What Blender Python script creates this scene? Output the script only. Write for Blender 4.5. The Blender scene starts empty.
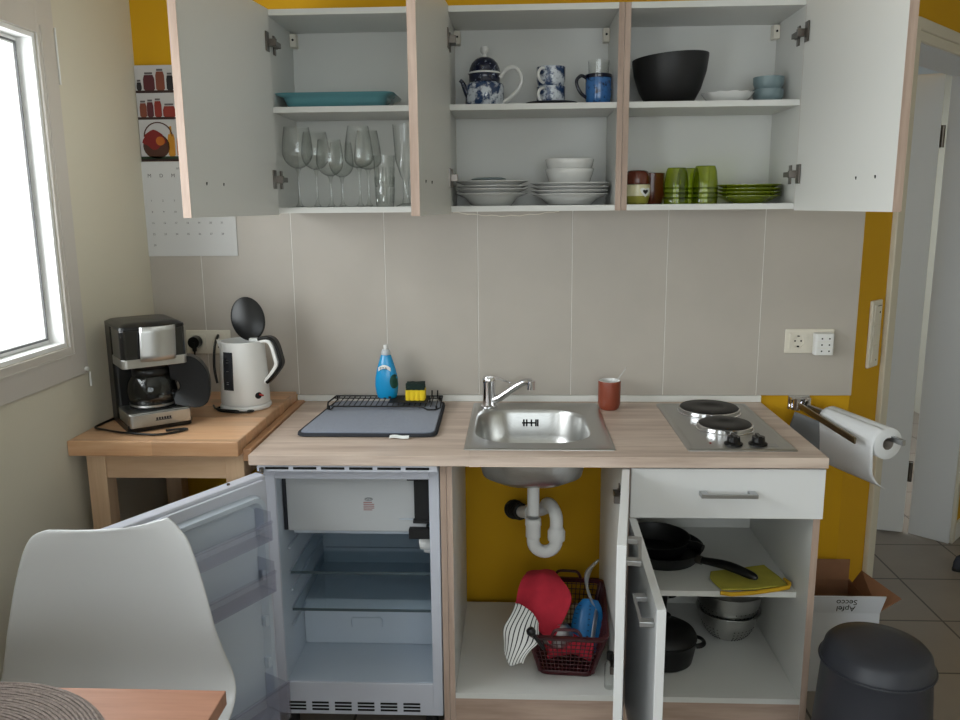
import bpy, bmesh, math, random
from mathutils import Matrix, Vector
from math import pi, sin, cos, radians as R
random.seed(4)
SC = bpy.context.scene; COL = SC.collection
# ------------------------------------------------------------------ helpers
def lin(c):
    return tuple(((v/255)/12.92 if v/255 <= .04045 else ((v/255+.055)/1.055)**2.4) for v in c)+(1,)
def mat(name, col, rough=.5, metal=0, noise=0, nscale=8, stretch=(1,1,1), bump=0, bscale=300, coat=0, col2=None, trans=0, ior=1.45, sheen=0):
    m = bpy.data.materials.new(name); m.use_nodes = True
    nt = m.node_tree; b = nt.nodes['Principled BSDF']; L = nt.links.new
    c = lin(col); b.inputs['Base Color'].default_value = c
    b.inputs['Roughness'].default_value = rough; b.inputs['Metallic'].default_value = metal
    b.inputs['Coat Weight'].default_value = coat; b.inputs['Transmission Weight'].default_value = trans
    b.inputs['IOR'].default_value = ior; b.inputs['Sheen Weight'].default_value = sheen
    tc = nt.nodes.new('ShaderNodeTexCoord'); mp = nt.nodes.new('ShaderNodeMapping')
    L(tc.outputs['Object'], mp.inputs['Vector']); mp.inputs['Scale'].default_value = stretch
    if noise or col2:
        n = nt.nodes.new('ShaderNodeTexNoise'); n.inputs['Scale'].default_value = nscale; n.inputs['Detail'].default_value = 5
        L(mp.outputs[0], n.inputs['Vector'])
        r = nt.nodes.new('ShaderNodeValToRGB'); r.color_ramp.elements[0].position = .3; r.color_ramp.elements[1].position = .7
        c2 = lin(col2) if col2 else tuple(min(1, v*(1+noise)) for v in c[:3])+(1,)
        c1 = c if col2 else tuple(v*(1-noise) for v in c[:3])+(1,)
        r.color_ramp.elements[0].color = c1; r.color_ramp.elements[1].color = c2
        L(n.outputs[0], r.inputs[0]); L(r.outputs[0], b.inputs['Base Color'])
    if bump:
        n = nt.nodes.new('ShaderNodeTexNoise'); n.inputs['Scale'].default_value = bscale; n.inputs['Detail'].default_value = 2
        L(mp.outputs[0], n.inputs['Vector']); bp = nt.nodes.new('ShaderNodeBump'); bp.inputs['Strength'].default_value = bump
        bp.inputs['Distance'].default_value = .002
        L(n.outputs[0], bp.inputs['Height']); L(bp.outputs[0], b.inputs['Normal'])
    return m
def glass(name, tint, edge=.35, rough=.03, base=.06, edgecol=None, edgemix=.6):
    """thin-walled glass: clear, tinted, denser and shinier at grazing angles"""
    m = bpy.data.materials.new(name); m.use_nodes = True; nt = m.node_tree; nt.nodes.clear(); L = nt.links.new
    o = nt.nodes.new('ShaderNodeOutputMaterial'); t = nt.nodes.new('ShaderNodeBsdfTransparent')
    g = nt.nodes.new('ShaderNodeBsdfGlossy'); g.inputs['Roughness'].default_value = rough
    lw = nt.nodes.new('ShaderNodeLayerWeight'); lw.inputs['Blend'].default_value = edge; lw2 = nt.nodes.new('ShaderNodeLayerWeight'); lw2.inputs['Blend'].default_value = .5
    mx = nt.nodes.new('ShaderNodeMixShader'); mc = nt.nodes.new('ShaderNodeMix'); mc.data_type = 'RGBA'
    mc.inputs[6].default_value = lin(tint); mc.inputs[7].default_value = lin(edgecol or tuple(v*.72 for v in tint))
    pt = nt.nodes.new('ShaderNodeMath'); pt.operation = 'POWER'; pt.inputs[1].default_value = 3; L(lw2.outputs['Facing'], pt.inputs[0]); L(pt.outputs[0], mc.inputs[0]); L(mc.outputs[2], t.inputs[0])
    pw = nt.nodes.new('ShaderNodeMath'); pw.operation = 'POWER'; pw.inputs[1].default_value = 4; L(lw2.outputs['Facing'], pw.inputs[0])
    ma = nt.nodes.new('ShaderNodeMath'); ma.operation = 'MULTIPLY_ADD'; ma.inputs[1].default_value = edgemix; ma.inputs[2].default_value = base; ma.use_clamp = True
    L(pw.outputs[0], ma.inputs[0]); L(ma.outputs[0], mx.inputs[0])
    L(t.outputs[0], mx.inputs[1]); L(g.outputs[0], mx.inputs[2]); L(mx.outputs[0], o.inputs[0])
    return m
WM = {}
def wm(o): return WM.get(o.name, Matrix())
def thing(name, label, cat, loc=(0,0,0), rz=0, group=None):
    o = bpy.data.objects.new(name, None); COL.objects.link(o); o.empty_display_size = .05
    o.location = loc; o.rotation_euler = (0,0,rz); o['label'] = label; o['category'] = cat
    if group: o['group'] = group
    WM[o.name] = Matrix.Translation(loc) @ Matrix.Rotation(rz, 4, 'Z')
    return o
def tag(o, label, cat, group=None, kind=None):
    o['label'] = label; o['category'] = cat
    if group: o['group'] = group
    if kind: o['kind'] = kind
    return o
class B:
    def __init__(s): s.bm = bmesh.new()
    def face(s, pts, flip=False):
        v = [s.bm.verts.new(p) for p in pts]
        if flip: v.reverse()
        return s.bm.faces.new(v)
    def box(s, x0, x1, y0, y1, z0, z1):
        v = [s.bm.verts.new((x, y, z)) for z in (z0, z1) for y in (y0, y1) for x in (x0, x1)]
        for f in ((0,2,3,1), (4,5,7,6), (0,1,5,4), (2,6,7,3), (0,4,6,2), (1,3,7,5)): s.bm.faces.new([v[i] for i in f])
        return s
    def prism(s, pts, z0, z1):
        """outline in x,y extruded along z"""
        a = [s.bm.verts.new((p[0], p[1], z0)) for p in pts]; b = [s.bm.verts.new((p[0], p[1], z1)) for p in pts]
        n = len(pts); s.bm.faces.new(a[::-1]); s.bm.faces.new(b)
        for i in range(n): s.bm.faces.new((a[i], a[(i+1) % n], b[(i+1) % n], b[i]))
        return s
    def rings(s, rings, closed=True, cap0=False, cap1=False):
        """loft a list of rings of points"""
        vs = [[s.bm.verts.new(p) for p in r] for r in rings]
        n = len(rings[0]); m = n if closed else n-1
        for a, b in zip(vs, vs[1:]):
            for i in range(m): s.bm.faces.new((a[i], a[(i+1) % n], b[(i+1) % n], b[i]))
        if cap0: s.bm.faces.new(vs[0][::-1])
        if cap1: s.bm.faces.new(vs[-1])
        return s
    def lathe(s, prof, c=(0,0,0), n=40, sx=1, sy=1):
        rg = []; vs = []
        for r, z in prof:
            if r < 1e-6: vs.append([s.bm.verts.new((c[0], c[1], c[2]+z))])
            else: vs.append([s.bm.verts.new((c[0]+r*sx*cos(2*pi*i/n), c[1]+r*sy*sin(2*pi*i/n), c[2]+z)) for i in range(n)])
        for a, b in zip(vs, vs[1:]):
            if len(a) == 1 and len(b) == 1: continue
            for i in range(n):
                j = (i+1) % n
                if len(a) == 1: s.bm.faces.new((a[0], b[j], b[i]))
                elif len(b) == 1: s.bm.faces.new((a[i], a[j], b[0]))
                else: s.bm.faces.new((a[i], a[j], b[j], b[i]))
        return s
    def cyl(s, p0, p1, r0, r1=None, n=24, caps=True):
        r1 = r0 if r1 is None else r1
        p0 = Vector(p0); p1 = Vector(p1); d = (p1-p0).normalized(); u = d.orthogonal().normalized(); w = d.cross(u)
        s.rings([[p+(u*cos(2*pi*i/n)+w*sin(2*pi*i/n))*r for i in range(n)] for p, r in ((p0, r0), (p1, r1))], cap0=caps, cap1=caps)
        return s
    def tube(s, pts, r, n=12, closed=False, flat=1):
        pts = [Vector(p) for p in pts]; N = len(pts); rg = []
        rad = r if isinstance(r, (list, tuple)) else [r]*N
        up = None
        for i, p in enumerate(pts):
            if closed: t = pts[(i+1) % N]-pts[i-1]
            else: t = pts[min(i+1, N-1)]-pts[max(i-1, 0)]
            t.normalize()
            if up is None: up = t.orthogonal().normalized()
            up = (up-t*up.dot(t)).normalized(); w = t.cross(up)
            rg.append([p+(up*cos(2*pi*k/n)+w*flat*sin(2*pi*k/n))*rad[i] for k in range(n)])
        if closed:
            rg.append(rg[0]); s.rings(rg)
        else: s.rings(rg, cap0=True, cap1=True)
        return s
    def surf(s, fn, nu, nv):
        """open surface fn(u,v), u,v in 0..1"""
        return s.rings([[fn(i/nu, j/nv) for i in range(nu+1)] for j in range(nv+1)], closed=False)
    def xf(s, M): bmesh.ops.transform(s.bm, matrix=M, verts=s.bm.verts); return s
    def build(s, name, m, parent=None, smooth=False, bevel=0, world=True, solid=0, sub=0, angle=40, kind=None, offset=0):
        bm = s.bm
        bmesh.ops.remove_doubles(bm, verts=bm.verts, dist=1e-6)
        bmesh.ops.recalc_face_normals(bm, faces=bm.faces)
        if parent is not None and world: bmesh.ops.transform(bm, matrix=wm(parent).inverted(), verts=bm.verts)
        if smooth:
            for f in bm.faces: f.smooth = True
            for e in bm.edges:
                if len(e.link_faces) == 2 and e.calc_face_angle(0) > R(angle): e.smooth = False
        me = bpy.data.meshes.new(name); bm.to_mesh(me); bm.free()
        o = bpy.data.objects.new(name, me); COL.objects.link(o)
        for mm in (m if isinstance(m, (list, tuple)) else [m]): me.materials.append(mm)
        if parent is not None: o.parent = parent; WM[o.name] = wm(parent)
        if solid:
            k = o.modifiers.new('solid', 'SOLIDIFY'); k.thickness = solid; k.offset = offset
        if sub:
            k = o.modifiers.new('sub', 'SUBSURF'); k.levels = k.render_levels = sub
        if bevel:
            k = o.modifiers.new('bevel', 'BEVEL'); k.width = bevel; k.segments = 2; k.limit_method = 'ANGLE'; k.angle_limit = R(40)
        if kind: o['kind'] = kind
        return o
def text(body, size, M, m, parent, name='lettering', depth=.0003, align='CENTER'):
    cu = bpy.data.curves.new(name, 'FONT'); cu.body = body; cu.size = size; cu.extrude = depth; cu.align_x = align; cu.align_y = 'CENTER'
    o = bpy.data.objects.new(name, cu); COL.objects.link(o)
    bpy.context.view_layer.update()
    me = bpy.data.meshes.new_from_object(o.evaluated_get(bpy.context.evaluated_depsgraph_get()))
    bpy.data.objects.remove(o)
    me.transform(M); me.transform(wm(parent).inverted())
    me.materials.clear(); me.materials.append(m)
    o = bpy.data.objects.new(name, me); COL.objects.link(o); o.parent = parent; WM[o.name] = wm(parent)
    return o
def face_on(x, y, z, rz=0):      # puts text on a vertical face looking towards -y
    return Matrix.Translation((x, y, z)) @ Matrix.Rotation(rz, 4, 'Z') @ Matrix.Rotation(pi/2, 4, 'X')
def copy_tree(o, parent=None):
    c = o.copy(); COL.objects.link(c)
    if parent is not None: c.parent = parent
    WM[c.name] = wm(o)
    for ch in list(o.children): copy_tree(ch, c)
    return c
def place(o, loc, label=None, rz=None, group=None):
    o.location = loc
    if rz is not None: o.rotation_euler = (0, 0, rz)
    if label: o['label'] = label
    if group: o['group'] = group
    return o
def arc(c, r, a0, a1, n, ax='xz'):
    out = []
    for i in range(n+1):
        a = a0+(a1-a0)*i/n; p = [c[0], c[1], c[2]]
        p['xyz'.index(ax[0])] += r*cos(a); p['xyz'.index(ax[1])] += r*sin(a); out.append(tuple(p))
    return out
def rrect(x0, x1, y0, y1, r, n=6):
    pts = []
    for cx, cy, a in ((x1-r, y1-r, 0), (x0+r, y1-r, pi/2), (x0+r, y0+r, pi), (x1-r, y0+r, 1.5*pi)):
        pts += [(cx+r*cos(a+pi/2*i/n), cy+r*sin(a+pi/2*i/n)) for i in range(n+1)]
    return pts
# ------------------------------------------------------------------ materials
def wood(name, c1, c2, axis='x', scale=1.0, rough=.5, planks=0):
    m = bpy.data.materials.new(name); m.use_nodes = True; nt = m.node_tree; b = nt.nodes['Principled BSDF']; L = nt.links.new
    b.inputs['Roughness'].default_value = rough
    tc = nt.nodes.new('ShaderNodeTexCoord'); mp = nt.nodes.new('ShaderNodeMapping'); L(tc.outputs['Object'], mp.inputs['Vector'])
    k = {'x': (2, 26, 26), 'y': (26, 2, 26), 'z': (26, 26, 2)}[axis]; mp.inputs['Scale'].default_value = tuple(v*scale for v in k)
    n = nt.nodes.new('ShaderNodeTexNoise'); n.inputs['Scale'].default_value = 1; n.inputs['Detail'].default_value = 6; n.inputs['Distortion'].default_value = .6
    L(mp.outputs[0], n.inputs['Vector'])
    n2 = nt.nodes.new('ShaderNodeTexNoise'); n2.inputs['Scale'].default_value = 6; n2.inputs['Detail'].default_value = 3; L(mp.outputs[0], n2.inputs['Vector'])
    ad = nt.nodes.new('ShaderNodeMath'); ad.operation = 'MULTIPLY_ADD'; ad.inputs[1].default_value = .35; L(n2.outputs[0], ad.inputs[0]); L(n.outputs[0], ad.inputs[2])
    r = nt.nodes.new('ShaderNodeValToRGB'); r.color_ramp.elements[0].position = .45; r.color_ramp.elements[1].position = .85
    r.color_ramp.elements[0].color = lin(c1); r.color_ramp.elements[1].color = lin(c2); L(ad.outputs[0], r.inputs[0])
    last = r.outputs[0]
    if planks:
        br = nt.nodes.new('ShaderNodeTexBrick'); mp2 = nt.nodes.new('ShaderNodeMapping'); L(tc.outputs['Object'], mp2.inputs['Vector'])
        br.inputs['Scale'].default_value = 1; br.inputs['Brick Width'].default_value = .45; br.inputs['Row Height'].default_value = planks
        br.inputs['Mortar Size'].default_value = 0; br.inputs['Color1'].default_value = (.8,.8,.8,1); br.inputs['Color2'].default_value = (1.15,1.15,1.15,1)
        L(mp2.outputs[0], br.inputs['Vector'])
        mu = nt.nodes.new('ShaderNodeMix'); mu.data_type = 'RGBA'; mu.blend_type = 'MULTIPLY'; mu.inputs[0].default_value = 1
        L(last, mu.inputs[6]); L(br.outputs[0], mu.inputs[7]); last = mu.outputs[2]
    L(last, b.inputs['Base Color'])
    bp = nt.nodes.new('ShaderNodeBump'); bp.inputs['Strength'].default_value = .08; bp.inputs['Distance'].default_value = .001
    L(n.outputs[0], bp.inputs['Height']); L(bp.outputs[0], b.inputs['Normal'])
    return m
M = {}
M['oak_x'] = wood('oak_worktop', (174,152,138), (212,194,180), 'x', .8, .42)
M['oak_z'] = wood('oak_edge_vertical', (160,137,122), (190,167,152), 'z')
M['oak_xe'] = wood('oak_plinth', (158,134,118), (196,172,156), 'x', .7)
M['beech'] = wood('beech_butcher_block', (192,144,104), (214,172,134), 'x', 1, .32, .045)
M['beech_y'] = wood('beech_strip', (168,124,88), (192,146,108), 'y', 1, .45)
M['pine'] = wood('pale_wood_legs', (196,160,126), (216,184,150), 'z', 1, .55)
M['pine_x'] = wood('pale_wood_apron', (196,160,126), (216,184,150), 'x', 1, .55)
M['table'] = wood('dining_table_wood', (158,112,90), (182,134,110), 'x', 1, .4)
M['tableside'] = wood('dining_table_edge', (176,108,66), (196,128,82), 'y', 1, .45)
M['white'] = mat('white_melamine', (214,214,210), .38)
M['whitedoor'] = mat('white_lacquered_front', (224,225,226), .3)
M['walloff'] = mat('cream_wall_paint', (208,202,184), .85, bump=.15, bscale=120)
M['ceil'] = mat('white_ceiling_paint', (222,220,212), .9)
M['yellow'] = mat('mustard_wall_paint', (206,156,6), .8, bump=.12, bscale=150)
M['grout'] = mat('white_silicone', (226,224,218), .5)
M['trimwhite'] = mat('white_gloss_trim', (222,222,218), .4)
M['casing'] = mat('grey_white_window_casing', (196,190,182), .5)
M['cream'] = mat('cream_casing_paint', (214,208,192), .45)
M['doorwhite'] = mat('white_door_paint', (222,224,226), .4)
M['black'] = mat('black_plastic', (9,9,10), .3)
M['blackg'] = mat('glossy_black_plastic', (10,10,12), .12, coat=.5)
M['blackm'] = mat('matt_black', (22,22,23), .7)
M['blackp'] = mat('black_nonstick_pan', (10,10,11), .45)
M['steel'] = mat('brushed_steel', (190,190,188), .31, 1, noise=.06, nscale=40, stretch=(1,30,1))
M['steels'] = mat('satin_steel_panel', (188,188,186), .36, 1)
M['chrome'] = mat('chrome', (225,225,228), .07, 1)
M['darkmetal'] = mat('hinge_metal', (112,106,100), .28, 1)
M['alu'] = mat('aluminium_handle', (176,178,180), .3, 1)
M['plastic'] = mat('white_plastic', (228,228,226), .35)
M['plasticc'] = mat('cream_white_plastic', (222,216,202), .4)
M['pvc'] = mat('white_pvc_pipe', (218,218,216), .4)
M['rubber'] = mat('black_rubber', (20,19,18), .7, bump=.3)
M['fridge'] = mat('cool_white_fridge_liner', (188,198,210), .35)
M['flap'] = mat('grey_white_freezer_flap', (184,187,190), .4)
M['hall'] = mat('white_hallway_paint', (206,220,236), .85)
M['core'] = mat('grey_cardboard_core', (120,112,104), .9)
M['fridgeb'] = mat('fridge_enamel', (196,199,210), .35)
M['hole'] = mat('dark_recess', (12,12,12), .9)
M['porc'] = mat('white_porcelain', (222,222,220), .15, coat=.4)
M['porcgrey'] = mat('grey_blue_stoneware', (120,138,142), .35)
M['cyan'] = mat('blue_dish_soap_bottle', (20,148,206), .25, coat=.4)
M['label_green'] = mat('dark_green_label', (20,70,58), .4)
M['label_white'] = mat('white_print', (232,234,232), .5)
M['ink'] = mat('grey_print', (96,96,98), .7)
M['blackink'] = mat('black_print', (18,18,18), .7)
M['redink'] = mat('red_print', (150,60,50), .7)
M['matgrey'] = mat('grey_microfibre', (118,126,144), .95, noise=.12, nscale=180, bump=.5, bscale=900, sheen=.3)
M['matdark'] = mat('dark_grey_binding', (42,44,50), .9, bump=.3, bscale=700)
M['spongeg'] = mat('dark_green_scourer', (26,44,38), .95, bump=.8, bscale=600)
M['spongey'] = mat('yellow_sponge', (232,200,40), .9, bump=.5, bscale=500)
M['brown'] = mat('red_brown_glazed_mug', (132,62,42), .35, coat=.2)
M['paper'] = mat('white_kitchen_paper', (226,228,230), .95, bump=.5, bscale=350)
M['cloth_grey'] = mat('grey_cloth', (120,122,124), .95, bump=.3)
M['brass'] = mat('dull_metal_arm', (150,140,118), .3, 1)
M['bowlblack'] = mat('matt_black_bowl', (22,22,24), .45)
M['red'] = mat('red_cloth', (196,46,64), .95, bump=.4, bscale=500, noise=.1, nscale=30)
M['basket'] = mat('maroon_basket_plastic', (62,16,22), .4)
M['bluep'] = mat('blue_plastic', (28,108,168), .35)
M['ygreen'] = mat('olive_yellow_cloth', (180,170,66), .95, bump=.4, bscale=400, noise=.1, nscale=25)
M['yborder'] = mat('yellow_hem', (214,168,40), .95)
M['bin'] = mat('anthracite_bin_plastic', (52,54,62), .42, bump=.05)
M['card'] = mat('brown_cardboard', (142,102,76), .9, noise=.05, nscale=30)
M['cardw'] = mat('white_printed_cardboard', (210,214,222), .7)
M['chair'] = mat('white_chair_shell', (196,197,198), .35)
M['slipper'] = mat('dark_grey_felt', (52,54,62), .95, bump=.4)
M['mugred'] = mat('dark_brown_glaze', (92,40,24), .25, coat=.3)
M['mugolive'] = mat('olive_glaze', (150,146,60), .3, coat=.3)
M['mugcream'] = mat('cream_glaze', (214,208,170), .3, coat=.3)
M['blueglaze'] = mat('navy_glaze', (14,18,40), .2, coat=.4)
M['glass'] = glass('clear_drinking_glass', (251,252,251), .5, base=.09, edgecol=(136,140,138))
M['glassg'] = glass('green_drinking_glass', (218,226,118), .4, edgecol=(140,156,36))
M['glassplate'] = mat('olive_green_glass_plate', (120,134,24), .15, coat=.4)
M['glassd'] = mat('turquoise_glass_dish', (92,146,154), .15, coat=.4)
M['glassw'] = glass('window_pane', (250,252,252), .2, base=.02)
M['glasss'] = glass('fridge_shelf_glass', (248,251,252), .3, base=.05, edgecol=(226,236,240))
M['glassedge'] = mat('shelf_edge_strip', (70,84,90), .3)
M['clearp'] = glass('clear_grey_door_bin', (246,246,250), .4, rough=.25, base=.14, edgecol=(216,216,226))
M['clearp2'] = glass('translucent_handle_plastic', (226,232,236), .4, rough=.3, base=.42, edgecol=(170,178,184))
M['carafe'] = glass('carafe_glass', (205,210,210), .5, base=.06, edgecol=(70,76,76))
M['bottlecap'] = mat('frosted_cap', (190,196,200), .3)
M['bluewhite'] = mat('blue_pattern_on_white', (222,224,226), .15, coat=.4)
def transfer(name, a, b, scale, thr=.5, rough=.2, st=(1,1,1)):
    """printed pattern: hard two-tone blotches"""
    m = mat(name, a, rough, coat=.4); nt = m.node_tree; b_ = nt.nodes['Principled BSDF']
    tc = nt.nodes.new('ShaderNodeTexCoord'); mp = nt.nodes.new('ShaderNodeMapping'); mp.inputs['Scale'].default_value = st
    n = nt.nodes.new('ShaderNodeTexNoise'); n.inputs['Scale'].default_value = scale; n.inputs['Detail'].default_value = 6; n.inputs['Roughness'].default_value = .7
    r = nt.nodes.new('ShaderNodeValToRGB'); r.color_ramp.elements[0].position = thr-.04; r.color_ramp.elements[1].position = thr+.06
    r.color_ramp.elements[0].color = lin(b); r.color_ramp.elements[1].color = lin(a)
    nt.links.new(tc.outputs['Object'], mp.inputs[0]); nt.links.new(mp.outputs[0], n.inputs['Vector'])
    nt.links.new(n.outputs[0], r.inputs[0]); nt.links.new(r.outputs[0], b_.inputs['Base Color'])
    return m
M['willow'] = transfer('blue_landscape_print', (206,212,220), (34,58,96), 34, .50)
M['willowd'] = transfer('dense_navy_border_print', (190,198,210), (18,26,52), 75, .62)
M['bluemug'] = transfer('blue_speckled_glaze', (54,110,172), (20,30,60), 60, .42)
M['stripe'] = None
def striped():
    m = mat('white_cloth_black_stripes', (214,214,210), .95, bump=.3); nt = m.node_tree; b = nt.nodes['Principled BSDF']
    tc = nt.nodes.new('ShaderNodeTexCoord'); w = nt.nodes.new('ShaderNodeTexWave'); w.wave_type = 'BANDS'; w.bands_direction = 'X'
    w.inputs['Scale'].default_value = 2.7; w.inputs['Distortion'].default_value = .3
    r = nt.nodes.new('ShaderNodeValToRGB'); r.color_ramp.elements[0].position = .12; r.color_ramp.elements[1].position = .2
    r.color_ramp.elements[0].color = lin((24,24,30)); r.color_ramp.elements[1].color = lin((214,214,210))
    nt.links.new(tc.outputs['UV'], w.inputs[0]); nt.links.new(w.outputs[0], r.inputs[0]); nt.links.new(r.outputs[0], b.inputs['Base Color'])
    return m
M['stripe'] = striped()
def grid_mat(name, tile, joint, w, h, mortar, ox, oz, rough, rot=None, bump=0, var=.06):
    m = bpy.data.materials.new(name); m.use_nodes = True; nt = m.node_tree; b = nt.nodes['Principled BSDF']; L = nt.links.new
    b.inputs['Roughness'].default_value = rough
    tc = nt.nodes.new('ShaderNodeTexCoord'); mp = nt.nodes.new('ShaderNodeMapping'); L(tc.outputs['Object'], mp.inputs[0])
    mp.inputs['Location'].default_value = (ox, oz, 0)
    if rot: mp.vector_type = 'POINT'; mp.inputs['Rotation'].default_value = rot
    br = nt.nodes.new('ShaderNodeTexBrick'); br.offset = 0; br.squash = 1
    br.inputs['Scale'].default_value = 1; br.inputs['Brick Width'].default_value = w; br.inputs['Row Height'].default_value = h
    br.inputs['Mortar Size'].default_value = mortar; br.inputs['Mortar Smooth'].default_value = .1
    c = lin(tile); br.inputs['Color1'].default_value = c; br.inputs['Color2'].default_value = tuple(v*.95 for v in c[:3])+(1,)
    br.inputs['Mortar'].default_value = lin(joint); L(mp.outputs[0], br.inputs['Vector'])
    n = nt.nodes.new('ShaderNodeTexNoise'); n.inputs['Scale'].default_value = 5; n.inputs['Detail'].default_value = 8; L(tc.outputs['Object'], n.inputs['Vector'])
    r = nt.nodes.new('ShaderNodeValToRGB'); r.color_ramp.elements[0].position = .3; r.color_ramp.elements[1].position = .7
    r.color_ramp.elements[0].color = (1-var,)*3+(1,); r.color_ramp.elements[1].color = (1+var,)*3+(1,); L(n.outputs[0], r.inputs[0])
    mu = nt.nodes.new('ShaderNodeMix'); mu.data_type = 'RGBA'; mu.blend_type = 'MULTIPLY'; mu.inputs[0].default_value = 1
    L(br.outputs[0], mu.inputs[6]); L(r.outputs[0], mu.inputs[7]); L(mu.outputs[2], b.inputs['Base Color'])
    return m
M['floor'] = grid_mat('taupe_floor_tiles', (146,136,126), (74,66,60), .34, .34, .004, .12, -.186, .35)
CAMLOC = (0.70645, -2.60869, 1.51241)
CAMP = (-0.046658, 0.190549, -0.009184, 808.603)
# ------------------------------------------------------------------ the room
def struct(o, label=None):
    o['kind'] = 'structure'
    if label: o['label'] = label
    return o
XL = -.49; YR = -4.6; XR = 3.6; H = 2.5
struct(B().box(XL-.12, XR+.1, YR-.1, 3.4, -.06, 0).build('floor', M['floor']), 'taupe square floor tiles with dark joints')
struct(B().box(XL-.12, XR+.1, YR-.1, 3.4, H, H+.06).build('ceiling', M['ceil']))
# left wall with the window opening; window y -1.75..-.462, z 1.06..2.03
def wall_holes(name, m, x0, x1, ya, yb, holes):
    b = B(); ys = sorted(holes); cur = ya
    for (h0, h1, z0, z1) in ys:
        b.box(x0, x1, cur, h0, 0, H); b.box(x0, x1, h0, h1, 0, z0); b.box(x0, x1, h0, h1, z1, H); cur = h1
    b.box(x0, x1, cur, yb, 0, H)
    return struct(b.build(name, m))
WY0, WY1, WZ0, WZ1 = -1.72, -.535, 1.148, 1.94
wall_holes('wall_left', M['walloff'], XL-.12, XL, YR, .12, [(-3.9, -2.5, .05, 2.15), (WY0, WY1, WZ0, WZ1)])
# back wall ends in the corner with the slanted doorway wall
CX, CY = 1.785, 0.0
TH = R(46); ux, uy = cos(TH), sin(TH); nx, ny = uy, -ux          # n looks into the kitchen
def dw(s, off, z): return (CX+ux*s+nx*off, CY+uy*s+ny*off, z)
def dbox(b, s0, s1, o0, o1, z0, z1):
    p = [dw(s0, o0, 0), dw(s1, o0, 0), dw(s1, o1, 0), dw(s0, o1, 0)]
    return b.prism([(q[0], q[1]) for q in p], z0, z1)
struct(B().prism([(XL-.12, 0), (CX, 0), (CX-.1, .12), (XL-.12, .12)], 0, H).build('wall_back', M['yellow']))
DT = .17
b = B(); dbox(b, 0, .306, 0, -DT, 0, H); dbox(b, 1.235, 2.6, 0, -DT, 0, H); dbox(b, .306, 1.235, 0, -DT, 2.03, H)
struct(b.build('wall_doorway', M['yellow']))
struct(B().box(XR, XR+.1, YR, 3.4, 0, H).build('wall_right', M['walloff']))
b = B(); b.box(XL, -.1, YR-.1, YR, 0, H); b.box(-.1, 2.2, YR-.1, YR, 0, .9); b.box(-.1, 2.2, YR-.1, YR, 2.2, H); b.box(2.2, XR, YR-.1, YR, 0, H)
struct(b.build('wall_rear', M['walloff']))
# hallway beyond the doorway
struct(B().box(.9, XR, 3.3, 3.4, 0, H).build('wall_hall_end', M['hall']))
struct(B().box(.8, .9, .12, 3.4, 0, H).build('wall_hall_side', M['hall']))
# casing, lining, baseboard
b = B(); dbox(b, .235, .294, .018, -.001, 0, 2.085); dbox(b, .294, .318, .010, -.001, 0, 2.05)
dbox(b, .294, 1.27, .018, -.001, 2.05, 2.085); dbox(b, .318, 1.24, .010, -.001, 2.018, 2.05); dbox(b, 1.232, 1.262, .014, -.001, 0, 2.05)
struct(b.build('trim_1', M['cream'], bevel=.004), 'cream door casing around the doorway')
b = B(); dbox(b, .305, .319, 0, -DT, 0, 2.03); dbox(b, 1.222, 1.236, 0, -DT, 0, 2.03); dbox(b, .319, 1.222, 0, -DT, 2.016, 2.031)
struct(b.build('trim_2', M['doorwhite'], bevel=.002), 'white lining of the doorway')
b = B(); dbox(b, 1.264, 2.6, .012, -.001, 0, .085); struct(b.build('baseboard_doorway', M['trimwhite'], bevel=.003))
struct(B().box(XL, XL+.012, YR, -.02, 0, .07).build('baseboard_left', M['trimwhite'], bevel=.003))
# the door leaf, folded back into the hallway, hinged on the far side of the lining
hp = dw(1.215, -DT-.012, 0)
door = thing('door_1', 'white door leaf folded back into the hallway', 'door', (hp[0], hp[1], 0), R(163)); del door['category']; struct(door)
B().box(.012, .86, -.02, .02, .008, 2.028).build('leaf', M['doorwhite'], door, world=False, bevel=.003)
for z in (.25, 1.73):
    hb = B(); hb.cyl((0, 0, z), (0, 0, z+.09), .009); hb.box(-.012, .03, -.0225, -.0195, z, z+.09); hb.build('hinge', M['darkmetal'], door, world=False, smooth=True)
hb = B(); hb.cyl((.79, -.02, 1.02), (.79, -.06, 1.02), .01); hb.cyl((.80, -.06, 1.02), (.68, -.06, 1.02), .009); hb.box(.77, .81, -.026, -.02, .9, 1.08)
hb.build('door_handle', M['alu'], door, world=False, smooth=True)
# window on the left
win = thing('window_1', 'white framed window with blown out daylight', 'window', (XL, -.6, WZ0)); del win['category']; struct(win)
def yz_frame(b, x0, x1, y0, y1, z0, z1, t, tb=None):
    tb = tb or t
    b.box(x0, x1, y0, y1, z0, z0+tb); b.box(x0, x1, y0, y1, z1-t, z1); b.box(x0, x1, y0, y0+t, z0+tb, z1-t); b.box(x0, x1, y1-t, y1, z0+tb, z1-t)
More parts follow.
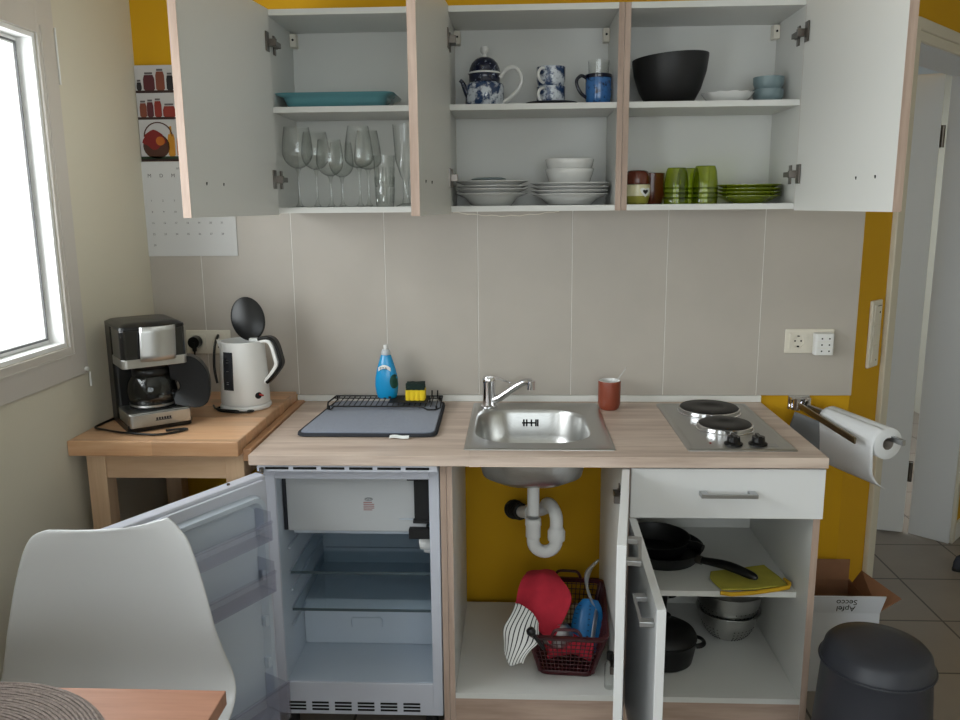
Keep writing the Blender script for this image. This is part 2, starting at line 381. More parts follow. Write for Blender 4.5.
# casing on the room side (wide, grey-white), then the sash set back
b = B(); b.box(XL-.0, XL+.007, WY1-.001, WY1+.077, WZ0-.085, WZ1+.10); b.box(XL, XL+.007, WY0-.077, WY0+.001, WZ0-.085, WZ1+.10)
b.box(XL, XL+.007, WY0, WY1, WZ0-.085, WZ0); b.box(XL, XL+.007, WY0, WY1, WZ1, WZ1+.10)
b.build('casing', M['casing'], win, bevel=.002)
b = B(); b.box(XL+.0065, XL+.010, WY1+.012, WY1+.016, WZ0-.02, WZ1+.02); b.box(XL+.0065, XL+.010, WY0, WY1+.016, WZ0-.024, WZ0-.020); b.build('casing_bead', M['casing'], win)
b = B()
b.box(XL-.1195, XL-.002, WY1-.012, WY1-.0005, WZ0, WZ1); b.box(XL-.1195, XL-.002, WY0+.0005, WY0+.012, WZ0, WZ1)
b.box(XL-.1195, XL-.002, WY0+.012, WY1-.012, WZ0+.0005, WZ0+.012); b.box(XL-.1195, XL-.002, WY0+.012, WY1-.012, WZ1-.012, WZ1-.0005)
b.build('reveal', M['plastic'], win)
b = B(); yz_frame(b, XL-.090, XL-.042, WY0+.012, WY1-.012, WZ0+.012, WZ1-.012, .016); b.build('sash', M['plastic'], win, bevel=.002)
b = B(); yz_frame(b, XL-.0415, XL-.038, WY0+.022, WY1-.022, WZ0+.022, WZ1-.022, .004); b.build('gasket', M['ink'], win)
b = B(); b.box(XL-.066, XL-.062, WY0+.027, WY1-.027, WZ0+.027, WZ1-.027); b.build('pane', M['glassw'], win)
# the reveal (white faces between casing and sash)
b = B(); b.cyl((XL+.006, WY1+.083, WZ0-.085), (XL+.006, WY1+.083, WZ0-.125), .003); b.cyl((XL+.007, WY1+.062, WZ0-.072), (XL+.014, WY1+.062, WZ0-.072), .006)
b.build('blind_cord_clip', M['trimwhite'], win, smooth=True)
b = B()
for z in (WZ0+.6, ): b.tube([(XL+.006, WY1+.083, z+.22), (XL+.006, WY1+.084, z+.08)], .003)
b.build('blind_cord', M['trimwhite'], win, smooth=True)
# second tall window and a rear window of the room (behind the camera), the daylight sources
for (n, y0, y1, z0, z1) in (('window_2', -3.9, -2.5, .05, 2.15),):
    w = thing(n, None, '', (XL, y0, z0)); del w['category'], w['label']; struct(w)
    b = B(); yz_frame(b, XL-.09, XL-.02, y0, y1, z0, z1, .06); b.build('sash', M['trimwhite'], w)
    B().box(XL-.06, XL-.055, y0+.05, y1-.05, z0+.05, z1-.05).build('pane', M['glassw'], w)
w = thing('window_3', None, '', (-.1, YR, .9)); del w['category'], w['label']; struct(w)
b = B(); b.box(-.1, 2.2, YR-.08, YR-.02, .9, .96); b.box(-.1, 2.2, YR-.08, YR-.02, 2.14, 2.2)
for x in (-.1, 1.02, 2.14): b.box(x, x+.06, YR-.08, YR-.02, .96, 2.14)
b.build('sash', M['trimwhite'], w); B().box(-.06, 2.16, YR-.055, YR-.05, .94, 2.16).build('pane', M['glassw'], w)
# tiled splashback
b = B(); seams = [XL]+[-.32+.3005*k for k in range(7)]+[1.483, 1.787]
seams = [XL, -.32, -.02, .281, .581, .882, 1.182, 1.483, 1.787]
for x0, x1 in zip(seams, seams[1:]): b.box(x0+(.0012 if x0 > XL else 0), x1-(.0012 if x1 < 1.78 else 0), -.008, 0, .893, 1.50)
M['tile'] = mat('warm_grey_wall_tile', (180,173,164), .42, noise=.06, nscale=3.5)
struct(b.build('wall_back_tiles', M['tile'], bevel=.0006), 'tall warm grey wall tiles behind the worktop')
b = B().box(XL, 1.780, -.0068, 0, .894, 1.499); struct(b.build('trim_3', M['grout']), 'white joints between the wall tiles')
b = B().prism([(-.0265, 0), (1.5, 0), (1.5, -.012), (-.0265, -.012)], .8705, .892); struct(b.build('trim_4', M['trimwhite'], bevel=.002), 'white sealing strip along the back of the worktop')
# ------------------------------------------------------------------ calendar
cal = thing('wall_calendar', 'wall calendar with photos of jars and a fruit basket over a month page', 'calendar', (-.35, -.01, 1.35))
M['page'] = mat('calendar_paper', (206,206,206), .7); M['pagew'] = mat('calendar_photo_white', (190,188,188), .6)
B().box(-.487, -.222, -.0115, -.0085, 1.655, 1.946).build('photo_page', M['pagew'], cal)
B().box(-.492, -.196, -.0125, -.009, 1.355, 1.654).build('month_page', M['page'], cal)
PC = {k: mat('print_'+k, c, .6) for k, c in dict(dark_wood=(50,30,24), plum=(84,34,40), spice=(124,66,48), almost_black=(30,26,30), tomato=(134,44,32), amber=(176,96,24), apple_red=(120,26,24), basket_brown=(70,38,24), oil=(190,130,30), leaf=(30,50,28), steel_lid=(96,90,92)).items()}
def flat(pts, m, nm, d=.0122):
    b = B(); a = [(-.487+x, -d, 1.9485-z*.98) for x, z in pts]; v = [b.bm.verts.new(p) for p in a]; w = [b.bm.verts.new((p[0], p[1]+.0008, p[2])) for p in a]
    b.bm.faces.new(v); b.bm.faces.new(w[::-1]); n = len(a)
    for i in range(n): b.bm.faces.new((v[i], w[i], w[(i+1) % n], v[(i+1) % n]))
    return b.build(nm, PC[m], cal)
def jar(x0, x1, z0, z1, m, nm='printed_jar', lid='steel_lid'):
    w = x1-x0; flat([(x0, z0+.012), (x0+w*.12, z0), (x1-w*.12, z0), (x1, z0+.012), (x1, z1-.004), (x1-.004, z1), (x0+.004, z1), (x0, z1-.004)], m, nm)
    if lid: flat([(x0+w*.15, z0-.008), (x1-w*.15, z0-.008), (x1-w*.15, z0-.002), (x0+w*.15, z0-.002)], lid, 'printed_lid')
for z in (.079, .161, .292): flat([(0, z), (.265, z), (.265, z+.008), (0, z+.008)], 'dark_wood', 'printed_shelf')
jar(.004, .020, .054, .079, 'almost_black'); jar(.026, .062, .032, .079, 'plum'); jar(.066, .094, .022, .079, 'spice'); jar(.100, .122, .034, .079, 'almost_black'); jar(.130, .170, .03, .079, 'tomato'); jar(.18, .21, .03, .079, 'spice')
jar(.008, .030, .118, .161, 'spice'); jar(.031, .052, .115, .161, 'plum'); jar(.055, .078, .112, .161, 'tomato'); jar(.082, .122, .128, .161, 'tomato'); jar(.13, .18, .12, .161, 'amber')
th = [radians_ for radians_ in [2*pi*i/24 for i in range(24)]]
flat([(.052+.043*cos(t), .252+.040*sin(t)) for t in th], 'basket_brown', 'printed_basket')
flat([(.046+.036*cos(t)*(1+.12*sin(5*t)), .232+.028*sin(t)*(1+.15*cos(4*t))) for t in th], 'apple_red', 'printed_fruit', .0128)
flat([(.066+.014*cos(t), .236+.014*sin(t)) for t in th], 'amber', 'printed_fruit', .0134)
flat([(.060+.047*cos(t)*1.0, .222+.046*sin(t)) for t in [pi*(1+i/14) for i in range(15)]]+[(.060+.043*cos(t), .222+.042*sin(t)) for t in [pi*(2-i/14) for i in range(15)]], 'basket_brown', 'printed_handle')
jar(.090, .112, .215, .284, 'oil', 'printed_bottle', None); flat([(.098, .19), (.104, .19), (.104, .216), (.098, .216)], 'oil', 'printed_bottle')
jar(.118, .140, .225, .284, 'amber', 'printed_bottle', None); flat([(0, .284), (.265, .284), (.265, .293), (0, .293)], 'leaf', 'printed_table')
for i, ch in enumerate('MDMDFSS'): text(ch, .016, face_on(-.466+.0385*i, -.0127, 1.61), M['ink'], cal, 'weekday_letter')
n = 1
for r_ in range(5):
    for i in range(7):
        if n > 29: break
        text(str(n), .0085, face_on(-.466+.0375*i, -.0127, 1.532-.0355*r_), M['ink'], cal, 'date_number'); n += 1
text('2024', .008, face_on(-.37, -.0127, 1.632), M['ink'], cal, 'month_heading')
# ------------------------------------------------------------------ worktop, fridge and base units
wb = B()
for q in ((0, .583, -.60, -.0085), (.917, 1.5, -.60, -.0085), (.583, .917, -.60, -.49), (.583, .917, -.105, -.0085)): wb.box(*q, .842, .870)
wt = tag(wb.build('worktop', M['oak_x'], bevel=.0015), 'long pale oak kitchen worktop over the fridge and base cabinets', 'worktop')
# side table on the left
st = thing('side_table', 'small beech side table with pale legs beside the kitchen unit', 'table', (-.26, -.3, 0))
B().box(-.4895, -.028, -.592, -.010, .862, .904).build('tabletop', M['beech'], st, bevel=.003)
for x in (-.462, -.0805):
    for y in (-.555, -.09): B().box(x, x+.052, y, y+.052, 0, .8615).build('leg', M['pine'], st, bevel=.002)
B().box(-.41, -.0805, -.55, -.53, .788, .8615).build('apron', M['pine_x'], st, bevel=.001)
B().box(-.45, -.43, -.503, -.09, .788, .8615).build('apron', M['pine'], st); B().box(-.050, -.0285, -.503, -.09, .788, .8615).build('apron', M['pine'], st)
tag(B().box(-.026, -.002, -.565, -.0125, .842, .876).build('wooden_strip', M['beech_y'], bevel=.002), 'narrow beech strip wedged between side table and worktop', 'wooden strip')
# the strip rests on a bearer against the table
# fridge
fr = thing('fridge', 'open white built-under fridge with freezer box and glass shelves', 'fridge', (.26, -.3, 0))
b = B(); b.box(.02, .052, -.55, -.05, .084, .824); b.box(.470, .497, -.55, -.05, .084, .824)
b.box(.052, .470, -.55, -.05, .788, .824); b.box(.052, .470, -.55, -.05, .084, .183); b.box(.052, .470, -.075, -.05, .183, .788)
b.build('body', M['fridgeb'], fr, bevel=.002)
# liner: side walls with shelf ribs
b = B(); b.box(.0521, .0535, -.545, -.0755, .1835, .7875); b.box(.4685, .4699, -.545, -.0755, .1835, .7875); b.box(.0535, .4685, -.0765, -.0751, .1835, .7875); b.box(.0535, .4685, -.545, -.0765, .1832, .1845)
for z in (.486, .372, .43, .32, .56):
    for (x0, x1) in ((.0536, .0605), (.4615, .4684)): b.box(x0, x1, -.47, -.10, z-.010, z-.003)
b.build('liner', M['fridge'], fr, bevel=.002)
b = B(); pr = [(-.345, .1846), (-.35, .30), (-.33, .325), (-.0768, .33), (-.0768, .1846)]
b.rings([[(x, p[0], p[1]) for p in pr] for x in (.0538, .4683)], cap0=True, cap1=True); b.build('compressor_step', M['fridge'], fr, bevel=.004)
b = B(); b.tube([(.20, -0.3515, .245), (.20, -0.3530, .27), (.205, -0.3540, .276), (.29, -0.3540, .276), (.295, -0.3530, .27), (.295, -0.3515, .245)], .0018, 8); b.build('embossed_outline', M['fridge'], fr, smooth=True)
b = B().box(.0655, .455, -.5, -.49, .618, .786); b.build('freezer_flap', M['flap'], fr, bevel=.003)
b = B().box(.078, .468, -.488, -.08, .606, .616); b.build('freezer_floor', M['fridge'], fr, bevel=.002)
b = B(); b.box(.405, .466, -.515, -.5005, .772, .786); b.prism([(.424, -.515), (.466, -.515), (.466, -.5005), (.424, -.5005)], .648, .7725); b.prism([(.42, -.52), (.466, -.52), (.466, -.5005), (.42, -.5005)], .650, .66)
b.build('flap_bracket', M['blackm'], fr, bevel=.002)
B().box(.0545, .0640, -.498, -.488, .62, .787).build('flap_gasket', M['matdark'], fr)
B().box(.408, .467, -.522, -.50, .606, .634).build('flap_latch', M['blackm'], fr, bevel=.001)
B().box(.380, .423, -.5045, -.5002, .6555, .6575).build('flap_groove', M['fridge'], fr)
cp = B(); cp.tube([(.296+.011*cos(t), -.5012, .7135+.004*sin(t)) for t in th], .0006, 6, closed=True); cp.build('oval_emblem', M['ink'], fr)
text('FCKW', .006, face_on(.296, -.5003, .7135), M['ink'], fr, 'emblem_letters')
b = B()
for i, w_ in enumerate((.024, .030, .030, .030, .024)): b.box(.281, .281+w_, -.5008, -.5, .703-.0055*i, .7045-.0055*i)
b.build('red_text_lines', M['redink'], fr)
b = B(); b.cyl((.468, -.465, .575), (.432, -.465, .570), .024, .018, 14); b.cyl((.468, -.44, .548), (.440, -.44, .545), .020, .014, 14); b.build('thermostat_knob', M['plastic'], fr, smooth=True)
for z, y1 in ((.487, -.09), (.373, -.09)):
    g = B().box(.0615, .4605, -.485, y1, z-.002, z+.002).build('glass_shelf', M['glasss'], fr)
    B().box(.0615, .4605, -.489, -.4852, z-.004, z+.0035).build('shelf_edge', M['glassedge'], g, bevel=.001)
    B().box(.0615, .4605, y1, y1+.012, z-.004, z+.012).build('shelf_back_rail', M['fridge'], g, bevel=.001)
b = B().box(.02, .497, -.594, -.5505, .8245, .8405); b.build('top_grille', M['fridgeb'], fr)
b = B()
for i in range(6): b.box(.042+.0745*i, .104+.0745*i, -.5952, -.5935, .8300, .8365)
b.build('top_slots', M['hole'], fr)
b = B()
for i in range(6):
    for k in range(3): b.box(.056+.0655*i, .104+.0655*i, -.5515, -.5502, .096+.0105*k, .1015+.0105*k)
b.build('bottom_slots', M['hole'], fr)
for x in (.05, .46):
    for y in (-.50, -.1): B().cyl((x, y, 0), (x, y, .0838), .018).build('foot', M['blackm'], fr, smooth=True)
# the fridge door, swung open by about 126 degrees
A = radians_door = R(-120)
DM = Matrix.Translation((.051, -.611, 0)) @ Matrix.Rotation(A, 4, 'Z')
def dpart(b, nm, m, par, **k): b.xf(DM); return b.build(nm, m, par, **k)
fd = dpart(B().box(0, .485, -.042, -.004, .088, .822), 'door', M['fridgeb'], fr, bevel=.006)
b = B(); pts = rrect(.010, .475, .098, .812, .012)
b.rings([[(p[0], -.004, p[1]) for p in pts], [(p[0], .006, p[1]) for p in pts]], cap0=True, cap1=True); dpart(b, 'door_gasket', M['fridgeb'], fd, bevel=.002)
b = B(); o_ = rrect(.030, .455, .13, .785, .035); i_ = rrect(.045, .440, .15, .77, .03); j_ = rrect(.055, .430, .16, .76, .03)
b.rings([[(p[0], .006, p[1]) for p in o_], [(p[0], .028, p[1]) for p in rrect(.034, .451, .134, .781, .035)], [(p[0], .028, p[1]) for p in i_], [(p[0], .010, p[1]) for p in j_]], cap1=True)
dpart(b, 'door_liner', M['fridge'], fd, smooth=True, angle=50)
for z in (.30, .42, .55, .66):
    for x in (.052, .433): dpart(B().box(x-.006, x+.006, .011, .026, z, z+.03), 'bin_lug', M['fridge'], fd, bevel=.002)
for z0, z1, dp in ((.676, .722, .070), (.536, .588, .072), (.185, .285, .10)):
    b = B(); t = .003
    b.box(.058, .436, dp, dp+t, z0, z1); b.box(.058, .436, .020, dp, z0, z0+t); b.box(.058, .061, .012, dp, z0, z1+.03 if z0 > .3 else z1); b.box(.433, .436, .012, dp, z0, z1+.03 if z0 > .3 else z1)
    bn = dpart(b, 'door_bin', M['clearp'], fd)
    dpart(B().box(.057, .437, dp-.001, dp+.005, z1, z1+.006), 'bin_rim', M['clearp'], bn)
dpart(B().box(.36, .43, .030, .09, .265, .27), 'bin_rim', M['clearp'], fd)
dpart(B().cyl((.11, -.02, .822), (.11, -.02, .826), .004), 'screw_cap', M['darkmetal'], fd, smooth=True)
b = B(); b.cyl((0, -.02, .8225), (0, -.02, .836), .006); dpart(b, 'hinge_pin', M['darkmetal'], fd, smooth=True)
# wood panel between fridge and sink cabinet is the left side of the sink cabinet
def handle(par, p0, p1, nrm, m=None):
    """flat bar handle from p0 to p1 standing off along nrm"""
    b = B(); p0, p1, nrm = Vector(p0), Vector(p1), Vector(nrm)
    d = (p1-p0).normalized(); w = d.cross(nrm)
    def bar(a, c, hw, t0, t1):
        r0 = [a+w*hw+nrm*t0, a-w*hw+nrm*t0, a-w*hw+nrm*t1, a+w*hw+nrm*t1]; r1 = [q+(c-a) for q in r0]
        b.rings([r0, r1], cap0=True, cap1=True)
    bar(p0, p1, .0055, .024, .031); bar(p0, p0+d*.02, .0055, .0, .0245); bar(p1-d*.02, p1, .0055, .0, .0245)
    return b.build('handle', m or M['alu'], par, bevel=.001)
sc = thing('sink_cabinet', 'open oak-edged sink base cabinet without back panel', 'cabinet', (.755, -.3, 0))
def side(par, x0, x1, y0, y1, z0, z1, edge=.0012):
    s = B().box(x0, x1, y0+edge, y1, z0, z1).build('side_panel', M['white'], par)
    B().box(x0, x1, y0, y0+edge-.0001, z0, z1).build('oak_edge', M['oak_z'], s)
    return s
side(sc, .502, .518, -.57, -.04, .0, .8415); side(sc, .519, .534, -.57, -.04, .0, .8415)
side(sc, .9835, .9995, -.57, -.04, .0, .8415)
B().box(.5345, .983, -.57, -.04, .154, .170).build('bottom_panel', M['white'], sc)
B().box(.5345, .983, -.569, -.555, .0, .1535).build('plinth', M['oak_xe'], sc)
SM = Matrix.Translation((.9897, -.5835, 0)) @ Matrix.Rotation(R(180+81.5), 4, 'Z')   # door local: x along width, inner face +y?
b = B().box(0, .495, -.0095, .0095, .158, .836); b.xf(SM); sd = b.build('door', M['whitedoor'], sc, bevel=.001)
def sp(x, y, z): return (SM @ Vector((x, y, z)))[:]
nn = SM.to_3x3() @ Vector((0, 1, 0))
handle(sd, sp(.335, .0095, .785), sp(.465, .0095, .785), nn)
def hinge(par, p, dx, dy, flip=1, nm='hinge'):
    """concealed cabinet hinge: plate on the side panel, arm and cup on the door"""
    b = B(); x, y, z = p
    b.box(min(x, x+dx*.004), max(x, x+dx*.004), y+.02, y+.065, z-.006, z+.006); b.box(min(x, x+dx*.004), max(x, x+dx*.004), y+.03, y+.048, z-.026, z+.026)
    b.box(min(x+dx*.004, x+dx*.018), max(x+dx*.004, x+dx*.018), y-.006, y+.05, z-.007, z+.007)
    b.box(min(x+dx*.002, x+dx*.022), max(x+dx*.002, x+dx*.022), y-.014, y-.002, z-.010, z+.010)
    b.box(min(x-dx*.001, x+dx*.0035), max(x-dx*.001, x+dx*.0035), y-.038, y-.012, z-.026, z+.026)
    return b.build(nm, M['darkmetal'], par, bevel=.001)
hinge(sc, (.983, -.565, .745), -1, 0)
hinge(sc, (.983, -.565, .25), -1, 0)
# drawer cabinet
dc = thing('drawer_cabinet', 'white base cabinet with closed drawer and open door under the hob', 'cabinet', (1.25, -.3, 0))
side(dc, 1.0005, 1.0165, -.57, -.02, 0, .8415)
s = side(dc, 1.482, 1.498, -.57, -.02, 0, .8415); B().box(1.4981, 1.4995, -.57, -.02, 0, .8415).build('oak_outer_face', M['oak_z'], s)
B().box(1.017, 1.4815, -.57, -.03, .154, .170).build('bottom_panel', M['white'], dc)
B().box(1.017, 1.4815, -.487, -.03, .429, .445).build('shelf', M['white'], dc)
B().box(1.017, 1.4815, -.0295, -.024, .154, .84).build('back_panel', M['white'], dc)
B().box(1.017, 1.4815, -.569, -.555, .0, .1535).build('plinth', M['oak_xe'], dc)
dr = B().box(1.0025, 1.4985, -.589, -.5735, .701, .836).build('drawer', M['whitedoor'], dc, bevel=.001)
B().box(1.03, 1.47, -.573, -.08, .715, .80).build('drawer_box', M['white'], dr)
handle(dr, (1.178, -.589, .772), (1.322, -.589, .772), (0, -1, 0))
HM = Matrix.Translation((1.0102, -.583, 0)) @ Matrix.Rotation(R(-91.2), 4, 'Z')
b = B().box(0, .495, -.0095, .0095, .158, .699); b.xf(HM); hd = b.build('door', M['whitedoor'], dc, bevel=.001)
def hp_(x, y, z): return (HM @ Vector((x, y, z)))[:]
handle(hd, hp_(.34, -.0095, .652), hp_(.47, -.0095, .652), HM.to_3x3() @ Vector((0, -1, 0)))
# ------------------------------------------------------------------ wall cabinets
WD = .26; Z0, Z1 = 1.491, 2.046; ZS = 1.787
def wall_cab(x, label, ang, hl):
    c = thing('wall_cabinet', label, 'cabinet', (x+.25, -.13, Z0), group='white wall cabinets with open doors')
    for a in (x+.0005, x+.4835):
        s_ = B().box(a, a+.016, -WD+.0012, -.0085, Z0, Z1).build('side_panel', M['white'], c); B().box(a, a+.016, -WD, -WD+.0011, Z0, Z1).build('oak_edge', M['oak_z'], s_)
    B().box(x+.017, x+.483, -WD, -.0085, Z0, Z0+.016).build('bottom_panel', M['white'], c)
    B().box(x+.017, x+.483, -WD, -.0085, Z1-.016, Z1).build('top_panel', M['white'], c)
    B().box(x+.017, x+.483, -WD+.004, -.0125, ZS-.016, ZS).build('shelf', M['white'], c)
    B().box(x+.017, x+.483, -.0123, -.0086, Z0+.016, Z1-.016).build('back_panel', M['white'], c)
    for hx in (x+.0172, x+.4828):
        d = 1 if hx < x+.25 else -1
        k = B().box(min(hx, hx+d*.019), max(hx, hx+d*.019), -.045, -.0126, 1.985, 2.024).build('hanging_bracket', M['plasticc'], c, bevel=.002)
        B().cyl((hx+d*.0095, -.0452, 2.006), (hx+d*.0095, -.0462, 2.006), .0035, n=10).build('screw', M['hole'], k)
    # door
    hx = x+.0085 if hl else x+.4935
    DMx = Matrix.Translation((hx, -WD-.010, 0)) @ Matrix.Rotation(ang, 4, 'Z')
    b = B().box(-.0085, .494, -.010, .010, Z0-.004, Z1); b.xf(DMx); d_ = b.build('door', M['white'], c)
    b = B().box(.4941, .4955, -.010, .010, Z0-.004, Z1); b.xf(DMx); b.build('oak_edge', M['oak_z'], d_)
    inner = 1 if hl else -1
    b = B()
    for dx_ in (.325, .412): b.cyl((dx_, inner*.0102, Z0+.075), (dx_, inner*.0082, Z0+.075), .0028, n=8); b.cyl((dx_, inner*.0104, Z0+.078), (dx_, inner*.0090, Z0+.071), .0022, n=8)
    b.xf(DMx); b.build('screw_holes', M['hole'], d_)
    for z in (Z0+.095, Z1-.088): hinge(c, (x+.0172 if hl else x+.4828, -WD+.004, z), 1 if hl else -1, 0)
    return c
wall_cab(0, 'left wall cabinet holding the wine glasses, door swung out to the left', R(-96.4), True)
wall_cab(.5, 'middle wall cabinet holding the teapot and white plates', R(-93.5), True)
wall_cab(1.0, 'right wall cabinet with the black bowl, door swung out to the right', R(-84.6), False)
tag(B().tube([(.52+.014*i, -.22+.006*sin(i), 1.4898-.012*sin(pi*i/22)+.0015*sin(i*1.7)) for i in range(23)], .0012, 6).build('cable', M['plasticc'], smooth=True), 'thin cable sagging under the middle wall cabinet', 'cable')
# ------------------------------------------------------------------ sink, tap, mug, hob
WT = .8702
sk = thing('sink', 'square stainless steel sink set into the worktop', 'sink', (.765, -.29, .87))
N = 9
def sink_rings():
    out = []
    cx, cy = .750, -.298
    def rr(hx, hy, r, z): return [(p[0], p[1], z) for p in rrect(cx-hx, cx+hx, cy-hy, cy+hy, r, N)]
    outer = [(p[0], p[1], WT+.001) for p in rrect(.566, .966, -.545, -.036, .006, N)]
    out.append([(p[0], p[1], WT) for p in rrect(.564, .968, -.547, -.034, .007, N)])
    out.append([(p[0], p[1], WT+.002) for p in rrect(.566, .966, -.545, -.036, .006, N)])
    out.append([(p[0], p[1], WT+.004) for p in rrect(.572, .960, -.539, -.042, .01, N)])
    out.append([(p[0], p[1], WT+.0015) for p in rrect(.580, .952, -.531, -.05, .014, N)])
    out.append(rr(.163+.003, .185+.003, .112, WT+.002)); out.append(rr(.163, .185, .108, WT-.001)); out.append(rr(.159, .181, .104, WT-.012))
    out.append(rr(.152, .172, .10, WT-.08)); out.append(rr(.142, .160, .095, WT-.125)); out.append(rr(.105, .12, .08, WT-.150)); out.append(rr(.05, .05, .049, WT-.158))
    return out
b = B(); b.rings(sink_rings(), cap1=True); b.build('basin', M['steel'], sk, smooth=True, solid=.0012, angle=60, offset=-1)
b = B(); b.lathe([(.040, 0), (.040, .003), (.03, .0035), (.025, .001), (0, .001)], (.745, -.305, WT-.158)); b.build('drain_strainer', M['chrome'], sk, smooth=True)
b = B()
for x in (-.022, -.013, .002, .016, .022): b.box(.750+x-.0025, .750+x+.0025, -.1245, -.121, WT-.052, WT-.030)
b.box(.722, .768, -.1248, -.121, WT-.043, WT-.039)
b.build('overflow', M['hole'], sk)
fa = thing('faucet', 'chrome single-lever tap at the left back corner of the sink', 'faucet', (.617, -.09, .873))
b = B(); b.lathe([(.026, 0), (.026, .004), (.0215, .008), (.0205, .02), (.0205, .078), (.022, .082), (.022, .093), (.019, .099), (0, .101)], (.617, -.09, .8735)); b.build('body', M['chrome'], fa, smooth=True)
b = B(); b.tube([(.628, -.095, .895), (.65, -.10, .905), (.70, -.112, .943), (.722, -.117, .958), (.735, -.12, .962), (.752, -.124, .962)], [.013, .0125, .0115, .011, .0115, .012], 16); b.build('spout', M['chrome'], fa, smooth=True)
b = B(); b.cyl((.750, -.124, .966), (.750, -.124, .938), .0135); b.build('aerator', M['chrome'], fa, smooth=True)
b = B(); b.rings([[(.625+dx, -.09+w*hw, z+dz) for w, dz in ((-1, 0), (1, 0), (1, t), (-1, t))] for dx, hw, z, t in ((-.018, .012, .962, .012), (.0, .012, .966, .010), (.03, .009, .962, .006), (.055, .008, .953, .005), (.062, .006, .951, .003))], cap0=True, cap1=True)
b.build('lever', M['chrome'], fa, smooth=True)
def mug(root, r, h, m, c, t=.0035, handle_m=None, hang=None, nm='body', base=.9, inner=None, fold=0):
    b = B(); b.lathe([(0, 0), (r*base*.93, 0), (r*base, .003), (r, h*.3), (r, h-.001), (r-t/2, h), (r-t, h-.001), (r-t, h*.3), (r*base-t, t+.002), (0, t)], c)
    o = b.build(nm, m, root, smooth=True)
    if hang is not None:
        p = [];
        for a in range(13):
            k = pi*(-.5+a/12); rr = r-.002+ .026*cos(k)*(r/.04); p.append((c[0]+rr*cos(hang), c[1]+rr*sin(hang), c[2]+h*.5+h*.32*sin(k)))
        B().tube(p, .0045, 10).build('handle', handle_m or m, root, smooth=True)
    return o
mg = thing('mug', 'red-brown handleless mug with white inside on the worktop', 'mug', (.998, -.10, WT))
b = B(); b.lathe([(0, .0), (.026, 0), (.031, .006), (.035, .02), (.0355, .088), (.0345, .0925)], (.998, -.10, WT)); b.build('body', M['brown'], mg, smooth=True)
b = B(); b.lathe([(.0345, .0925), (.033, .093), (.032, .09), (.031, .02), (.025, .006), (0, .005)], (.998, -.10, WT)); b.build('glazed_inside', M['porc'], mg, smooth=True)
b = B(); b.tube([(.985, -.10, WT+.012), (1.02, -.102, WT+.09), (1.047, -.104, WT+.131)], .0013, 8, flat=1); b.lathe([(0, -.001), (.004, 0), (0, .001)], (1.049, -.104, WT+.135), sx=1); tag(b.build('teaspoon', M['steel'], smooth=True), 'thin metal teaspoon leaning in the red-brown mug', 'spoon')
hb_ = thing('hob', 'built-in steel two-plate electric hob at the right end of the worktop', 'hob', (1.297, -.3, .87))
b = B(); b.rings([[(p[0], p[1], z) for p in rrect(1.155+k, 1.439-k, -.549+k, -.046-k, .006+k*.3, 4)] for k, z in ((0, WT), (0, WT+.0025), (.003, WT+.005), (.012, WT+.006), (.016, WT+.004), (.022, WT+.0045))], cap1=True); b.build('steel_plate', M['steels'], hb_, smooth=True, angle=30)
def plate(c, r):
    p = B(); p.lathe([(r+.006, .0005), (r+.0065, .004), (r+.004, .0055), (r+.004, .015), (r, .0165), (r-.002, .014)], c, 56); o = p.build('plate_ring', M['chrome'], hb_, smooth=True)
    p = B(); p.lathe([(r-.0005, .008), (r-.0005, .0185), (r-.003, .0205), (r*.33, .0205), (r*.31, .0195), (0, .0195)], c, 56); p.build('hotplate', M['blackp'], hb_, smooth=True)
plate((1.298, -.157, WT+.0035), .088); plate((1.300, -.345, WT+.0035), .0735)
for x in (1.285, 1.350):
    p = B(); p.lathe([(.0245, 0), (.025, .004), (.021, .007), (.018, .009), (.0165, .022), (0, .0225)], (x, -.497, WT+.0045), 24, ); p.box(x-.0045, x+.0045, -.516, -.478, WT+.012, WT+.031)
    p.build('knob', M['black'], hb_, smooth=True)
p = B(); p.lathe([(.003, 0), (.003, .002), (0, .003)], (1.226, -.49, WT+.0045), 12); p.build('pilot_light', mat('red_lens', (140,40,30), .3), hb_, smooth=True)
B().box(1.368, 1.398, -.520, -.49, WT+.0047, WT+.0056).build('rating_sticker', M['alu'], hb_)
# ------------------------------------------------------------------ drying mat, rack, bottle, sponge
dm = thing('drying_mat', 'grey microfibre dish drying mat with dark edge on the worktop', 'drying mat', (.28, -.24, WT))
def matz(x, y): return WT+.006+.002*sin(x*17+1)*sin(y*9)
o_ = [(.088, -.430), (.474, -.432), (.482, -.424), (.474, -.05), (.465, -.042), (.115, -.042), (.106, -.05), (.080, -.418)]
def rounded(poly, r, n=5):
    out = []
    for i, p in enumerate(poly):
        p = Vector(p); a = Vector(poly[i-1]); c = Vector(poly[(i+1) % len(poly)])
        d0 = (a-p); d1 = (c-p); r0 = min(r, d0.length*.45, d1.length*.45); q0 = p+d0.normalized()*r0; q1 = p+d1.normalized()*r0
        for k in range(n+1): t = k/n; out.append(tuple(q0*(1-t)**2+p*2*t*(1-t)+q1*t*t))
    return out
O = rounded([(.078, -.434), (.482, -.434), (.474, -.042), (.108, -.042)], .035)
cxm, cym = .285, -.235
def inset(k): return [(x+(cxm-x)*k*.9, y+(cym-y)*k) for x, y in O]
b = B(); b.rings([[(x, y, WT+.0005) for x, y in inset(.03)], [(x, y, WT+.003) for x, y in inset(0)], [(x, y, WT+.010) for x, y in inset(.01)], [(x, y, WT+.011) for x, y in inset(.035)], [(x, y, WT+.009) for x, y in inset(.05)]], cap0=True, cap1=True)
b.build('binding', M['matdark'], dm, smooth=True, angle=80)
